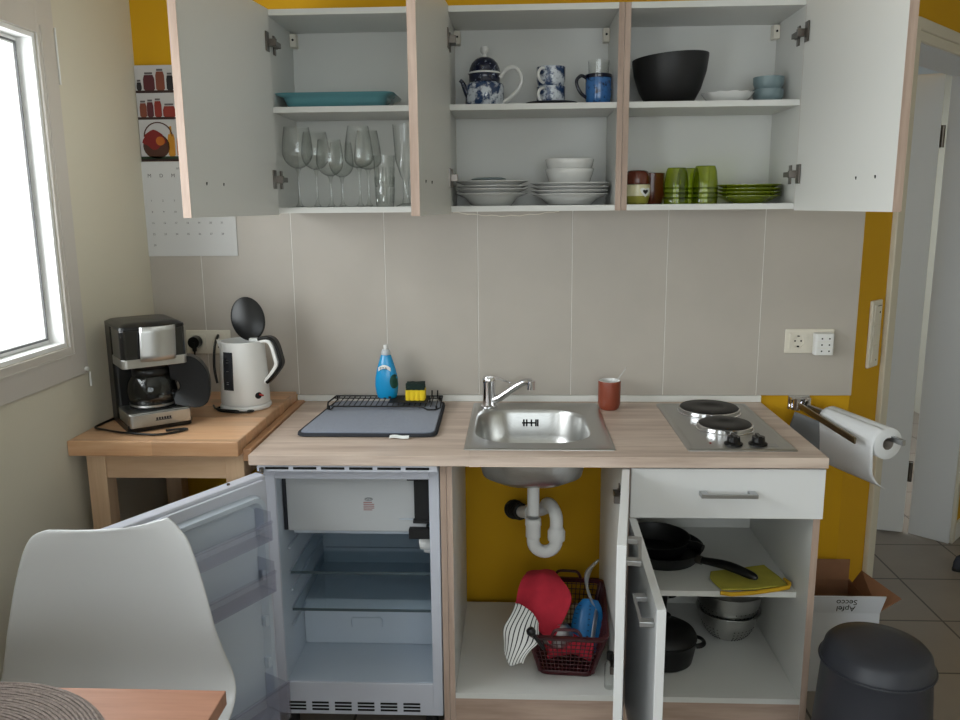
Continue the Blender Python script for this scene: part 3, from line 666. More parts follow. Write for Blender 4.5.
b = B(); b.rings([[(x, y, WT+.0085) for x, y in inset(.045)], [(x, y, WT+.012) for x, y in inset(.055)], [(x, y, WT+.0128) for x, y in inset(.12)]], cap0=True, cap1=True); b.build('pad', M['matgrey'], dm, smooth=True)
b = B(); b.surf(lambda u, v: (.350+.055*u, -.4375-.012*v+.004*sin(u*5), WT+.008-.005*v+.001*sin(u*8)), 8, 4); b.build('care_label', M['label_white'], dm, solid=.0006)
rk = thing('dish_rack_shelf', 'black wire shelf rack lying on the back of the drying mat', 'rack', (.28, -.12, WT+.012))
b = B(); zr = WT+.026
b.tube([(.112, -.040, zr), (.462, -.040, zr)], .0025, 8); b.tube([(.135, -.180, zr), (.395, -.180, zr), (.415, -.182, zr-.003), (.43, -.196, zr-.006), (.455, -.196, zr-.006), (.468, -.182, zr-.003)], .0025, 8)
for i in range(20): b.tube([(.125+.0172*i, -.040, zr), (.128+.0172*i, -.180, zr)], .0016, 6)
b.tube([(.112, -.040, zr), (.105, -.13, zr), (.118, -.195, zr-.004), (.128, -.198, zr-.006), (.135, -.180, zr)], .0025, 8); b.tube([(.462, -.040, zr), (.468, -.182, zr-.003)], .0025, 8)
b.tube([(.112, -.070, zr), (.462, -.070, zr)], .0022, 8)
b.build('wires', M['blackm'], rk, smooth=True)
b = B()
for x in (.118, .455):
    for y in (-.05, -.17): b.cyl((x, y, WT+.0130), (x, y, zr), .003, n=8)
for x in (.352, .430, .448): b.tube([(x, -.060, zr), (x, -.052, zr+.022)], .0024, 8)
for x in (.352, .430): b.tube([(x, -.125, zr), (x, -.125, zr+.016)], .0024, 8)
b.build('prongs', M['blackm'], rk, smooth=True)
b = B(); b.box(.30, .425, -.150, -.055, zr+.003, zr+.006); b.build('tray', M['blackm'], rk, bevel=.002)
bt = thing('dish_soap_bottle', 'blue dish soap bottle standing on the black wire rack', 'bottle', (.287, -.105, zr+.0065))
bz = zr+.0030
BC = (.289, -.092, bz+.0035)
b = B(); b.lathe([(0, .001), (.026, 0), (.031, .004), (.035, .02), (.0375, .045), (.036, .07), (.031, .095), (.025, .118), (.0195, .136), (.0155, .148), (0, .149)], BC, 40, 1, .62); b.build('body', M['cyan'], bt, smooth=True, angle=60)
b = B(); b.lathe([(.0145, .1485), (.0150, .156), (.0125, .163), (.0105, .166), (0, .166)], BC, 24); b.build('neck', M['bottlecap'], bt, smooth=True)
b = B(); b.lathe([(.006, .1662), (.006, .172), (.0075, .173), (.007, .181), (0, .183)], BC, 20); b.build('cap', M['plastic'], bt, smooth=True)
def on_bottle(x, z):     # point on the front of the oval bottle
    prof = [(0, .031), (.02, .035), (.045, .0375), (.07, .036), (.095, .031), (.118, .025), (.136, .0195)]
    r = .03
    for (a, ra), (c_, rc) in zip(prof, prof[1:]):
        if a <= z <= c_: r = ra+(rc-ra)*(z-a)/(c_-a)
    x = max(-r*.985, min(r*.985, x)); return (BC[0]+x, BC[1]-.62*math.sqrt(max(0, r*r-x*x))-.0006, BC[2]+z)
b = B(); b.surf(lambda u, v: on_bottle(-.024+.040*u, .094+.012*v+.010*sin(pi*u)), 10, 3); b.build('white_label_band', M['label_white'], bt, solid=.0004)
b = B(); b.rings([[on_bottle(.026+.013*k*cos(t), .060+.024*k*sin(t)) for t in th] for k in (1, .5)], cap1=True); b.build('green_label', M['label_green'], bt, solid=.0004)
text('ETA', .014, face_on(BC[0]-.006, BC[1]-.0205, BC[2]+.104), M['label_green'], bt)
b = B(); b.box(.297, .305, -.117, -.1145, bz+.008, bz+.014); b.box(.281, .289, -.1165, -.1145, bz+.006, bz+.010); b.build('small_print', M['blackink'], bt)
sg = thing('sponge', 'yellow sponge topped with a dark green scourer beside the soap bottle', 'sponge', (.385, -.1, zr))
b = B(); n_ = 41; sx0, sx1 = .353, .414
ring = []
rows = []
for z_, k in ((0, .93), (.004, 1), (.030, 1), (.033, .97)):
    pts = []
    for i in range(n_): x = sx0+(sx1-sx0)*i/(n_-1); pts.append((x, -.126-(.0045*abs(sin((i/(n_-1))*pi*4)) if z_ < .02 else .001)*k, zr+.0065+z_))
    pts += [(sx1, -.085, zr+.0065+z_), (sx0, -.085, zr+.0065+z_)]; rows.append(pts)
b.rings(rows, cap0=True, cap1=True); b.build('sponge_body', M['spongey'], sg, smooth=True, angle=50, bevel=0)
b = B(); b.box(.355, .412, -.128, -.087, zr+.0405, zr+.060); bmesh.ops.subdivide_edges(b.bm, edges=b.bm.edges, cuts=6, use_grid_fill=True)
for v in b.bm.verts: v.co += Vector((random.uniform(-1, 1), random.uniform(-1, 1), random.uniform(-1, 1)))*.0012
b.build('scourer', M['spongeg'], sg)
bt.scale = (1, 1, .955)
# ------------------------------------------------------------------ sockets and switches
def socket_face(b_parent, x, z, y=-.0215):
    pass
    h = B();
    for dx in (-.0095, .0095): h.cyl((x+dx, y+.0055, z+.001), (x+dx, y+.0045, z+.001), .0028, n=10)
    h.box(x-.003, x+.003, y+.001, y+.0055, z-.0185, z-.0145); h.box(x-.003, x+.003, y+.001, y+.0055, z+.0155, z+.018); h.build('socket_holes', M['hole'], b_parent)
def double_socket(x0, x1, z0, z1, label):
    o = thing('wall_socket', label, 'socket', ((x0+x1)/2, -.012, (z0+z1)/2))
    B().box(x0, x1, -.0155, -.0082, z0, z1).build('frame', M['plasticc'], o, bevel=.004)
    xm = (x0+x1)/2
    for cx in ((x0+xm)/2+.002, (xm+x1)/2-.002):
        q = B(); pts = rrect(cx-.027, cx+.027, (z0+z1)/2-.027, (z0+z1)/2+.027, .005)
        pts = rrect(cx-.027, cx+.027, (z0+z1)/2-.027, (z0+z1)/2+.027, .005); cir = [(cx+.0205*cos(R(45)+(j-3)*2*pi/28), (z0+z1)/2+.0205*sin(R(45)+(j-3)*2*pi/28)) for j in range(28)]; q.rings([[(p[0], -.0152, p[1]) for p in pts], [(p[0], -.0200, p[1]) for p in pts], [(p[0], -.0200, p[1]) for p in cir], [(p[0], -.0158, p[1]) for p in cir]], cap1=True); q.build('insert', M['plasticc'], o, smooth=True, angle=30)
        socket_face(o, cx, (z0+z1)/2)
    return o
double_socket(1.563, 1.718, 1.033, 1.112, 'cream double wall socket to the right of the hob')
double_socket(-.388, -.238, 1.033, 1.112, 'cream double wall socket behind the kettle, black plug in its left half')
ad = thing('plug_adapter', 'white six-hole plug adapter in the right half of the socket', 'adapter', (1.68, -.04, 1.07))
b = B(); b.prism(rrect(1.646, 1.706, -.050, -.0205, .008, 4), 1.032, 1.102); b.build('housing', M['plastic'], ad, bevel=.003)
b = B()
for x in (1.667, 1.690):
    for z in (1.046, 1.066, 1.086): b.cyl((x, -.0507, z), (x, -.0495, z), .0026, n=10)
b.build('contact_holes', M['hole'], ad)
b = B()
for z in (1.056, 1.076): b.box(1.654, 1.700, -.0503, -.0495, z-.0004, z+.0004)
b.build('grooves', M['plasticc'], ad)
pg = thing('plug', 'round black plug in the socket behind the coffee maker', 'plug', (-.35, -.03, 1.08))
b = B(); b.cyl((-.352, -.0205, 1.075), (-.352, -.045, 1.075), .021, .019, 24); b.cyl((-.352, -.036, 1.075), (-.352, -.038, 1.045), .011, .007, 16); b.build('plug_body', M['black'], pg, smooth=True)
B().tube([(-.352, -.038, 1.047), (-.352, -.045, 1.00), (-.345, -.055, .95), (-.34, -.06, .912)], .0032, 10).build('cord', M['black'], pg, smooth=True)
sw = thing('switch_strip', 'three-gang cream light switch strip on the mustard wall by the doorway', 'switch', dw(.145, 0, 1.08), TH)
SM2 = Matrix.Translation(dw(.145, 0, 0)) @ Matrix.Rotation(TH, 4, 'Z')
def swp(b, nm, m, par=sw, **k): b.xf(SM2); return b.build(nm, m, par, **k)
swp(B().box(-.040, .040, -.012, -.0005, .965, 1.190), 'frame', M['plasticc'], bevel=.004)
for i, z in enumerate((.985, 1.053, 1.121)):
    swp(B().box(-.028, .028, -.016, -.0122, z, z+.055), 'rocker' if i != 2 else 'insert', M['plasticc'], bevel=.002)
swp(B().cyl((.012, -.0165, 1.150), (.012, -.0158, 1.150), .004, n=10), 'screw', M['hole'])
swp(B().box(-.010, .022, -.0165, -.0158, 1.171, 1.173), 'groove', M['hole'])
swp(B().cyl((.008, -.0165, .990), (.008, -.0158, .990), .003, n=10), 'indicator', M['ink'])
# ------------------------------------------------------------------ coffee maker, carafe, kettle
cm = thing('coffee_maker', 'black and steel drip coffee maker on the side table', 'coffee maker', (-.335, -.39, .9045), R(38))
TM = Matrix.Translation((-.347, -.392, .9047)) @ Matrix.Rotation(R(38), 4, 'Z')
def cpart(b, nm, m, par=cm, **k): b.xf(TM); return b.build(nm, m, par, **k)
W2 = .086
b = B(); b.prism(rrect(-W2, W2, -.10, .100, .012, 4), .0, .012); b.prism(rrect(-W2, W2, .02, .100, .012, 4), .012, .29); b.prism([(-W2, -.10), (W2, -.10), (W2, .03), (-W2, .03)], .012, .02)
b.build('body_x', M['blackg'], cm) if False else cpart(b, 'body', M['black'], bevel=.003)
b = B(); b.prism(rrect(-W2, W2, -.098, .02, .014, 4), .188, .282); cpart(b, 'brew_head', M['blackg'], bevel=.003)
b = B(); b.rings([[(p[0], p[1], z) for p in rrect(-W2+k, W2-k, -.098+k, .098-k, .014, 4)] for k, z in ((-.001, .2825), (0, .290), (.012, .297), (.03, .300))], cap0=True, cap1=True); cpart(b, 'lid', M['black'], smooth=True, angle=35)
b = B(); b.prism(rrect(-W2-.001, W2+.001, -.100, .03, .014, 4), .178, .202); cpart(b, 'steel_band', M['steel'], bevel=.001)
b = B()
b.surf(lambda u, v: (-.036+.090*u-.004*(1-v), -.0995-.016*sin(pi*min(1, max(0, .12+.76*u)))-.002, .196+.094*v), 12, 6); cpart(b, 'swing_filter_panel', M['steels'], solid=.006, offset=1, smooth=True)
b = B(); b.prism(rrect(-W2+.004, W2-.004, -.112, -.088, .008, 4), .014, .050); b.prism(rrect(-W2+.002, W2-.002, -.10, .02, .012, 4), .012, .052); cpart(b, 'base', M['steel'], bevel=.002)
cpart(B().cyl((.0, -.035, .0525), (.0, -.035, .057), .062, n=40), 'warming_plate', M['blackm'], smooth=True)
b = B(); b.box(-.016, .028, -.1128, -.1121, .028, .030);
for i in range(6): b.box(-.014+.007*i, -.009+.007*i, -.1130, -.1121, .0305, .037)
cpart(b, 'base_lettering', M['matdark'])
b = B(); b.lathe([(.05, 0), (.045, -.012), (.02, -.02), (0, -.02)], (0, -.035, .1775)); cpart(b, 'filter_outlet', M['blackm'], smooth=True)
cf = thing('coffee_pot', 'empty glass coffee pot with a broad black handle inside the coffee maker', 'coffee pot', (TM @ Vector((0, -.035, .057)))[:])
def fpart(b, nm, m, par=cf, **k): b.xf(TM); return b.build(nm, m, par, **k)
cz = .0578
b = B(); b.lathe([(0, .001), (.050, .001), (.057, .005), (.0655, .025), (.067, .045), (.063, .070), (.052, .090), (.046, .096)], (0, -.035, cz), 48); fpart(b, 'glass_jug', M['carafe'], smooth=True)
b = B(); b.lathe([(.0495, .088), (.051, .090), (.051, .104), (.046, .110), (0, .112)], (0, -.035, cz)); fpart(b, 'jug_lid', M['black'], smooth=True)
b = B(); b.lathe([(.0535, .0), (.0615, .004), (.0635, .010), (.0605, .0105)], (0, -.035, cz)); fpart(b, 'steel_ring', M['steel'], smooth=True)
# handle: broad rounded black grip swung out to the right of the machine
hpn = [(.050, .075), (.085, .092), (.122, .086), (.150, .050), (.158, .000), (.148, -.045), (.115, -.058), (.060, -.044)]
ins = [(.052, .020), (.060, .025), (.070, .022), (.075, .012), (.075, .002), (.070, -.006), (.062, -.010), (.052, -.008)]
b = B(); ang = R(25)
for sgn in (1,):
    pass
def hring(p, q, w): 
    (px_, pz_), (qx_, qz_) = p, q
    return [(px_, -w, pz_), (px_, w, pz_), (qx_, w*.8, qz_), (qx_, -w*.8, qz_)]
def smooth_line(P, n=4):
    P = [Vector(p) for p in P]; out = []
    for i in range(len(P)-1):
        p0 = P[max(i-1, 0)]; p1 = P[i]; p2 = P[i+1]; p3 = P[min(i+2, len(P)-1)]
        for k in range(n):
            t = k/n; out.append(.5*((2*p1)+(p2-p0)*t+(2*p0-5*p1+4*p2-p3)*t*t+(3*p1-p0-3*p2+p3)*t**3))
    out.append(P[-1]); return out
rg = [hring(p, q, .022) for p, q in zip(smooth_line([(a*1.0, c) for a, c in hpn]), smooth_line(ins))]
b.rings(rg, cap0=True, cap1=True); b.xf(Matrix.Translation((0, -.035, cz+.045)) @ Matrix.Rotation(R(-22), 4, 'Z')); fpart(b, 'jug_handle', M['black'], smooth=True, angle=60, bevel=.004)
tag(B().tube(smooth_line([(-.462, -.36, .909), (-.475, -.43, .908), (-.472, -.475, .908), (-.43, -.50, .909), (-.37, -.532, .911), (-.28, -.545, .909), (-.235, -.525, .908), (-.205, -.495, .909), (-.215, -.485, .909), (-.26, -.50, .908)]), .0032, 10).build('power_cord', M['black'], smooth=True), 'black power cord of the coffee maker lying on the side table', 'cord')
KC = (-.130, -.215)
kb = thing('kettle_stand', 'white round power base under the kettle', 'power stand', (KC[0], KC[1], .9045))
b = B(); b.lathe([(0, 0), (.074, 0), (.077, .003), (.077, .010), (.073, .015), (0, .015)], (KC[0], KC[1], .9045), 48); b.build('base', M['plastic'], kb, smooth=True, angle=30)
B().tube(smooth_line([(KC[0]-.06, KC[1]-.03, .908), (-.205, -.25, .909), (-.19, -.285, .909), (-.14, -.305, .909), (-.095, -.30, .909), (-.085, -.285, .909), (-.11, -.285, .909), (-.15, -.292, .911), (-.20, -.275, .911), (-.225, -.235, .912)]), .003, 10).build('cord', M['black'], kb, smooth=True)
kt = thing('kettle', 'white electric kettle with its black lid standing open', 'kettle', (KC[0], KC[1], .9205))
kz = .9203
b = B(); KP = [(.072, .0), (.073, .004), (.073, .02), (.071, .09), (.067, .165), (.065, .190)]
b.lathe([(0, 0)]+KP+[(.062, .192), (.061, .186), (.064, .12), (.068, .02), (0, .01)], (KC[0], KC[1], kz), 56); b.build('body', M['plastic'], kt, smooth=True, angle=50)
def kr(z):
    for (r0, z0), (r1, z1) in zip(KP, KP[1:]):
        if z0 <= z <= z1: return r0+(r1-r0)*(z-z0)/(z1-z0)
    return .066
def kpt(a, z, off=.001): r = kr(z)+off; return (KC[0]+r*cos(a), KC[1]+r*sin(a), kz+z)
a0 = R(-112)
def strip_pt(u, v):
    return kpt(a0-.25+.50*u, .050+.115*v, .0012)
b = B(); b.surf(strip_pt, 8, 8); b.build('water_window', M['matdark'], kt, solid=.001, smooth=True)
b = B()
for z in (.142, .134, .108, .075, .069): b.lathe([(.0035, -.0006), (.0035, .0006), (0, .0006)], (0, 0, 0), 10); bmesh.ops.transform(b.bm, matrix=Matrix.Translation(kpt(a0, z, .0022)), verts=[v for v in b.bm.verts if v.co.length < .02])
b.build('level_marks', M['alu'], kt)
ha = R(-8)   # direction of the handle seen from above
def hk(r, z, w=0): return (KC[0]+r*cos(ha)-w*sin(ha), KC[1]+r*sin(ha)+w*cos(ha), kz+z)
def sweep(line, prof, nm, m):
    """line: [(r,z)], prof(i/n) -> half width, thickness"""
    L_ = smooth_line(line, 5); rg = []
    for i, p in enumerate(L_):
        q = L_[min(i+1, len(L_)-1)]-L_[max(i-1, 0)]; q.normalize(); nrm = Vector((q[1], -q[0])); hw, t0, t1 = prof(i/(len(L_)-1))
        a = p+nrm*t0; c = p+nrm*t1; rg.append([hk(a[0], a[1], -hw), hk(a[0], a[1], hw), hk(c[0], c[1], hw), hk(c[0], c[1], -hw)])
    b = B(); b.rings(rg, cap0=True, cap1=True); return b.build(nm, m, kt, smooth=True, bevel=.003, angle=60)
HL = [(.050, .188), (.080, .193), (.097, .180), (.108, .140), (.110, .118), (.090, .088), (.066, .062)]
sweep(HL, lambda t: (.0125, -.006, .006), 'handle', M['plastic'])
sweep([(r+.006+.004*sin(pi*i/6), z+.004) for i, (r, z) in enumerate(HL)], lambda t: (.0135, -.010, .0005) , 'handle_grip', M['black'])
b = B(); b.rings([[hk(.0+ (.020+.030*0)*0, 0, 0)]*3]) if False else None
b = B(); b.lathe([(0, .0), (.044, .0), (.047, .002), (.047, .008), (.042, .011), (0, .012)], (0, 0, 0), 40, 1, 1.0)
b.xf(Matrix.Translation((KC[0]+.012, KC[1]+.035, kz+.252)) @ Matrix.Rotation(R(8), 4, 'Z') @ Matrix.Rotation(R(-14), 4, 'Y') @ Matrix.Rotation(R(78), 4, 'X') @ Matrix.Diagonal((1.08, 1.45, 1, 1)))
b.build('lid', M['black'], kt, smooth=True, angle=50)
b = B(); b.box(KC[0]+.020, KC[0]+.052, KC[1]+.0, KC[1]+.03, kz+.186, kz+.197); b.build('lid_hinge', M['plastic'], kt, bevel=.003)
b = B(); b.rings([[kpt(R(-40)+.16*k*cos(t), .030+.010*k*sin(t), .001+.003*(1-k)) for t in th] for k in (1, .7)], cap1=True); b.build('switch_recess', M['black'], kt)
b = B(); q_ = kpt(R(-38), .033, .003); b.cyl(q_, (q_[0]+.014, q_[1]-.012, q_[2]), .0028, n=10); b.build('switch', mat('red_switch', (160,40,34), .4), kt)
b = B(); b.rings([[kpt(R(172)+dx, z, o) for dx, z, o in ((-.22, .192, .0), (0, .196, .022), (.22, .192, .0), (.2, .15, 0), (0, .155, .004), (-.2, .15, 0))]], cap0=True) if False else b.rings([[kpt(R(176)-.35, .188, -.002), kpt(R(176), .193, .016), kpt(R(176)+.35, .188, -.002)], [kpt(R(176)-.3, .165, -.002), kpt(R(176), .160, .004), kpt(R(176)+.3, .165, -.002)]], closed=False); b.build('spout', M['plastic'], kt, solid=.002, smooth=True)
b = B(); b.tube(smooth_line([(-.222, -.165, 1.12), (-.222, -.20, 1.09), (-.220, -.22, 1.03), (-.212, -.225, .98)]), .004, 10)
tag(b.build('cable', M['black'], smooth=True), 'black cable hanging down behind the left side of the kettle', 'cable')
# ------------------------------------------------------------------ towel arms and kitchen roll
tr = thing('towel_rail', 'swivel towel rail with metal arms on the wall right of the worktop', 'towel rail', (1.615, -.02, .86))
B().box(1.587, 1.657, -.0095, -.0005, .847, .8925).build('wall_plate', M['chrome'], tr, bevel=.003)
b = B(); b.cyl((1.608, -.030, .850), (1.608, -.030, .888), .012); b.cyl((1.641, -.030, .850), (1.641, -.030, .888), .012); b.box(1.59, 1.645, -.034, -.009, .853, .858); b.box(1.59, 1.645, -.034, -.009, .884, .889)
b.build('swivel', M['chrome'], tr, smooth=True)
def bar(p0, p1, hw, hh, nm, m, par):
    p0, p1 = Vector(p0), Vector(p1); d = (p1-p0).normalized(); s_ = d.cross(Vector((0, 0, 1))).normalized(); u = s_.cross(d)
    b = B(); b.rings([[p+s_*(a*hw)+u*(c*hh) for a, c in ((-1, -1), (1, -1), (1, 1), (-1, 1))] for p in (p0, p1)], cap0=True, cap1=True); return b.build(nm, m, par, bevel=.001)
bar((1.611, -.035, .868), (1.666, -.352, .842), .003, .0095, 'arm', M['brass'], tr)
bar((1.642, -.035, .862), (1.786, -.385, .846), .006, .008, 'arm', M['alu'], tr)
pr_ = thing('kitchen_roll', 'white kitchen paper roll pushed onto the towel rail arm', 'paper roll', (1.72, -.22, .83))
RA, RB_ = Vector((1.684, -.115, .838)), Vector((1.758, -.352, .834))
ax = (RB_-RA).normalized(); su = ax.cross(Vector((0, 0, 1))).normalized(); up = su.cross(ax)
def rp(c, r, a): return c+(su*cos(a)+up*sin(a))*r
n_ = 48
b = B(); b.rings([[rp(RA, .018, 2*pi*i/n_) for i in range(n_)], [rp(RA, .0455, 2*pi*i/n_) for i in range(n_)], [rp(RA+ax*.001, .0465, 2*pi*i/n_) for i in range(n_)], [rp(RB_-ax*.001, .0465, 2*pi*i/n_) for i in range(n_)], [rp(RB_, .0455, 2*pi*i/n_) for i in range(n_)], [rp(RB_, .018, 2*pi*i/n_) for i in range(n_)]]); b.build('roll', M['paper'], pr_, smooth=True, angle=50)
b = B(); b.rings([[rp(RA-ax*0, .018, 2*pi*i/n_) for i in range(n_)], [rp(RB_+ax*.0, .018, 2*pi*i/n_) for i in range(n_)]]); b.build('core', M['core'], pr_, smooth=True, solid=.0012, offset=-1)
sgn = 1 if su.x < 0 else -1
def sheet(u, v):
    c = RA+(RB_-RA)*(u*1.0); a = pi if su.x > 0 else 0
    if v < .25:
        aa = a+(-1 if su.x > 0 else 1)*radians_q*(.25-v)/.25
        return rp(c, .0468, aa)
    t = (v-.25)/.75; p = rp(c, .0468, a); L_ = .125+.02*u
    curl = .045*max(0, t-.55)**1.6*(.3+u)*2
    return p+Vector((curl+.003*sin(5*u+3*t), -curl*.3, -L_*t+.6*curl*t))
radians_q = R(70)
b = B(); b.surf(sheet, 16, 24); b.build('loose_sheet', M['paper'], pr_, smooth=True, solid=.0008)
b = B(); b.surf(lambda u, v: (1.595+.062*u+.004*sin(7*v)*u-.045*(1-u)*v, -.055-.10*u+.006*sin(6*u+2*v), .850-.012*u-.17*v), 12, 12); tag(b.build('grey_cloth', M['cloth_grey'], smooth=True, solid=.002), 'grey cloth hanging below the towel rail beside the kitchen roll', 'cloth')
# ------------------------------------------------------------------ contents of the wall cabinets
ZL, ZU = Z0+.0163, ZS+.0003
b = B(); rg = []
for z, hx, hy, r in ((0, .135, .075, .03), (.001, .140, .08, .03), (.022, .150, .090, .035), (.030, .153, .093, .035), (.034, .168, .104, .03), (.040, .172, .108, .03), (.041, .166, .102, .03), (.032, .150, .090, .03), (.006, .135, .075, .03)):
    rg.append([(.184+p[0], -.135+p[1], ZU+z) for p in rrect(-hx, hx, -hy, hy, r, 6)])
b.rings(rg, cap0=True, cap1=True); tag(b.build('baking_dish', M['glassd'], smooth=True, angle=60), 'turquoise rectangular baking dish on the upper shelf of the left cabinet', 'dish')
def wine(x, y, r, rim, stem, bowl, label, foot=.034, low=.42):
    t = thing('wine_glass', label, 'glass', (x, y, ZL), group='stemware on the bottom shelf')
    b = B(); b.lathe([(0, .004), (foot*.5, .003), (foot, .0008), (foot, 0), (0, 0)], (x, y, ZL), 36)
    b.build('foot', M['glass'], t, smooth=True)
    b = B(); b.lathe([(.012, .0035), (.006, .010), (.0036, .025), (.0032, stem-.02), (.006, stem-.004), (.010, stem)], (x, y, ZL), 16); b.build('stem', M['glass'], t, smooth=True)
    b = B(); P = [(.006, stem)]+[(r*math.sqrt(max(0, 1-(1-k/low)**2)) if k < low else r+(rim-r)*((k-low)/(1-low))**1.5, stem+bowl*k) for k in (.01, .03, .06, .1, .15, .2, .26, .33, .42, .55, .7, .85, 1)]
    b.lathe(P, (x, y, ZL), 48); b.build('bowl', M['glass'], t, smooth=True)
    return t
wine(.064, -.195, .0445, .036, .112, .118, 'large round red wine glass, leftmost in the left cabinet')
wine(.094, -.100, .043, .034, .112, .112, 'large round red wine glass just behind the leftmost one', foot=.033)
wine(.152, -.165, .040, .033, .090, .106, 'smaller white wine glass in front, third from the left')
wine(.167, -.075, .038, .032, .090, .104, 'smaller white wine glass half hidden behind the front one')
wine(.243, -.185, .042, .030, .112, .120, 'tall tapered wine glass in front beside the tumblers', low=.25)
wine(.250, -.078, .042, .030, .112, .116, 'tall tapered wine glass directly behind its twin', low=.25)
def tumbler(x, y, z, r, h, label):
    t = thing('tumbler', label, 'glass', (x, y, z), group='stacked water tumblers')
    b = B(); b.lathe([(0, .001), (r*.80, 0), (r*.85, .004), (r, h)], (x, y, z), 32); b.build('wall', M['glass'], t, smooth=True)
    b = B()
    for i in range(8):
        a = 2*pi*i/8; b.cyl((x+r*.86*cos(a), y+r*.86*sin(a), z+.01), (x+r*.95*cos(a), y+r*.95*sin(a), z+h*.62), .0022, n=6)
    b.build('flutes', M['glass'], t, smooth=True)
tumbler(.308, -.13, ZL, .0315, .088, 'lower clear tumbler of the nested pair'); tumbler(.308, -.13, ZL+.058, .0325, .093, 'upper clear tumbler nested in the other one')
t = thing('beer_glass', 'tall footed clear beer glass at the right of the left cabinet', 'glass', (.378, -.17, ZL))
b = B(); b.lathe([(.030, 0), (.030, .002), (.012, .010), (.0085, .03), (.0085, .075), (.016, .09), (.030, .135), (.036, .235)], (.378, -.17, ZL), 36); b.build('wall', M['glass'], t, smooth=True)
# teapot
tp = thing('teapot', 'white teapot with blue landscape print and domed lid', 'teapot', (.612, -.135, ZU)); tc_ = (.612, -.135, ZU)
b = B(); b.lathe([(0, 0), (.052, 0), (.0565, .004), (.057, .060), (.054, .068), (.047, .072)], tc_, 48); b.build('body', M['willow'], tp, smooth=True, angle=50)
b = B(); b.lathe([(.047, .072), (.0455, .074), (.0455, .094), (.047, .096)], tc_, 48); b.build('neck', M['willowd'], tp, smooth=True)
b = B(); b.lathe([(.047, .096), (.0485, .0965), (.0485, .100), (.046, .1015)], tc_, 48); b.build('rim', M['porc'], tp, smooth=True)
b = B(); b.lathe([(.046, .1015), (.044, .112), (.038, .126), (.028, .137), (.016, .143), (.010, .144)], tc_, 48); b.build('lid', M['willowd'], tp, smooth=True)
b = B(); b.lathe([(.010, .144), (.0055, .150), (.0055, .152), (.011, .158), (.013, .165), (.010, .173), (0, .176)], tc_, 24); b.build('lid_knob', M['porc'], tp, smooth=True)
b = B(); b.tube(smooth_line([(.575, -.15, ZU+.02), (.560, -.155, ZU+.045), (.549, -.158, ZU+.07), (.541, -.160, ZU+.078)]), [.012-.0065*min(1, i/9) for i in range(13)], 14); b.build('spout', M['willowd'], tp, smooth=True)
b = B(); b.tube(smooth_line([(.658, -.15, ZU+.085), (.680, -.158, ZU+.108), (.705, -.163, ZU+.108), (.720, -.165, ZU+.080), (.712, -.163, ZU+.052), (.690, -.158, ZU+.030), (.664, -.15, ZU+.012)]), .0062, 12); b.build('handle', M['porc'], tp, smooth=True)
def plate(x, y, z, r, h, m, label, grp=None, nm='plate', cat='plate', rim=.75):
    b = B(); b.lathe([(0, .001), (r*.52, 0), (r*.56, .001), (r*rim, h*.62), (r, h-.001), (r, h+.0005), (r*rim, h*.62+.0025), (r*.54, .004), (0, .004)], (x, y, z), 56)
    return tag(b.build(nm, m, smooth=True, angle=60), label, cat, grp)
plate(.807, -.135, ZU, .077, .012, M['blueglaze'], 'small dark-rimmed saucer under the two printed mugs', nm='saucer')
for k, (dz, nm_) in enumerate(((0, 'lower'), (.0545, 'upper'))):
    t = thing('mug', 'blue and white landscape mug, %s one of the stack on the saucer' % nm_, 'mug', (.805, -.14, ZU+.0045+dz), group='stacked printed mugs')
    mug(t, .0415, .0535, M['willow'], (.805, -.14, ZU+.0045+dz), hang=None)
    c = (.805, -.14, ZU+.0045+dz)
    B().tube([(c[0]-.022+.006*cos(a)*0-.016*cos(a), c[1]-.038-.020*cos(a), c[2]+.026+.020*sin(a)) for a in [pi*(-.5+i/12) for i in range(13)]], .0042, 10).build('handle', M['porc'], t, smooth=True)
t = thing('mug', 'speckled blue mug with navy rim and handle', 'mug', (.942, -.145, ZU)); c = (.942, -.145, ZU)
mug(t, .0375, .088, M['bluemug'], c)
B().lathe([(.0379, .078), (.0383, .079), (.0383, .088), (.036, .0895), (.034, .088)], c).build('rim', M['blueglaze'], t, smooth=True)
B().tube(smooth_line([(.908, -.152, ZU+.078), (.892, -.158, ZU+.085), (.879, -.160, ZU+.074), (.880, -.160, ZU+.056), (.892, -.158, ZU+.036), (.908, -.153, ZU+.024)]), .0048, 10).build('handle', M['blueglaze'], t, smooth=True)
t = thing('drinking_glass', 'clear glass standing inside the speckled blue mug', 'glass', (.942, -.145, ZU+.006))
b = B(); b.lathe([(0, .001), (.022, 0), (.0235, .003), (.031, .122)], (.942, -.145, ZU+.005), 32); b.build('wall', M['glass'], t, smooth=True)
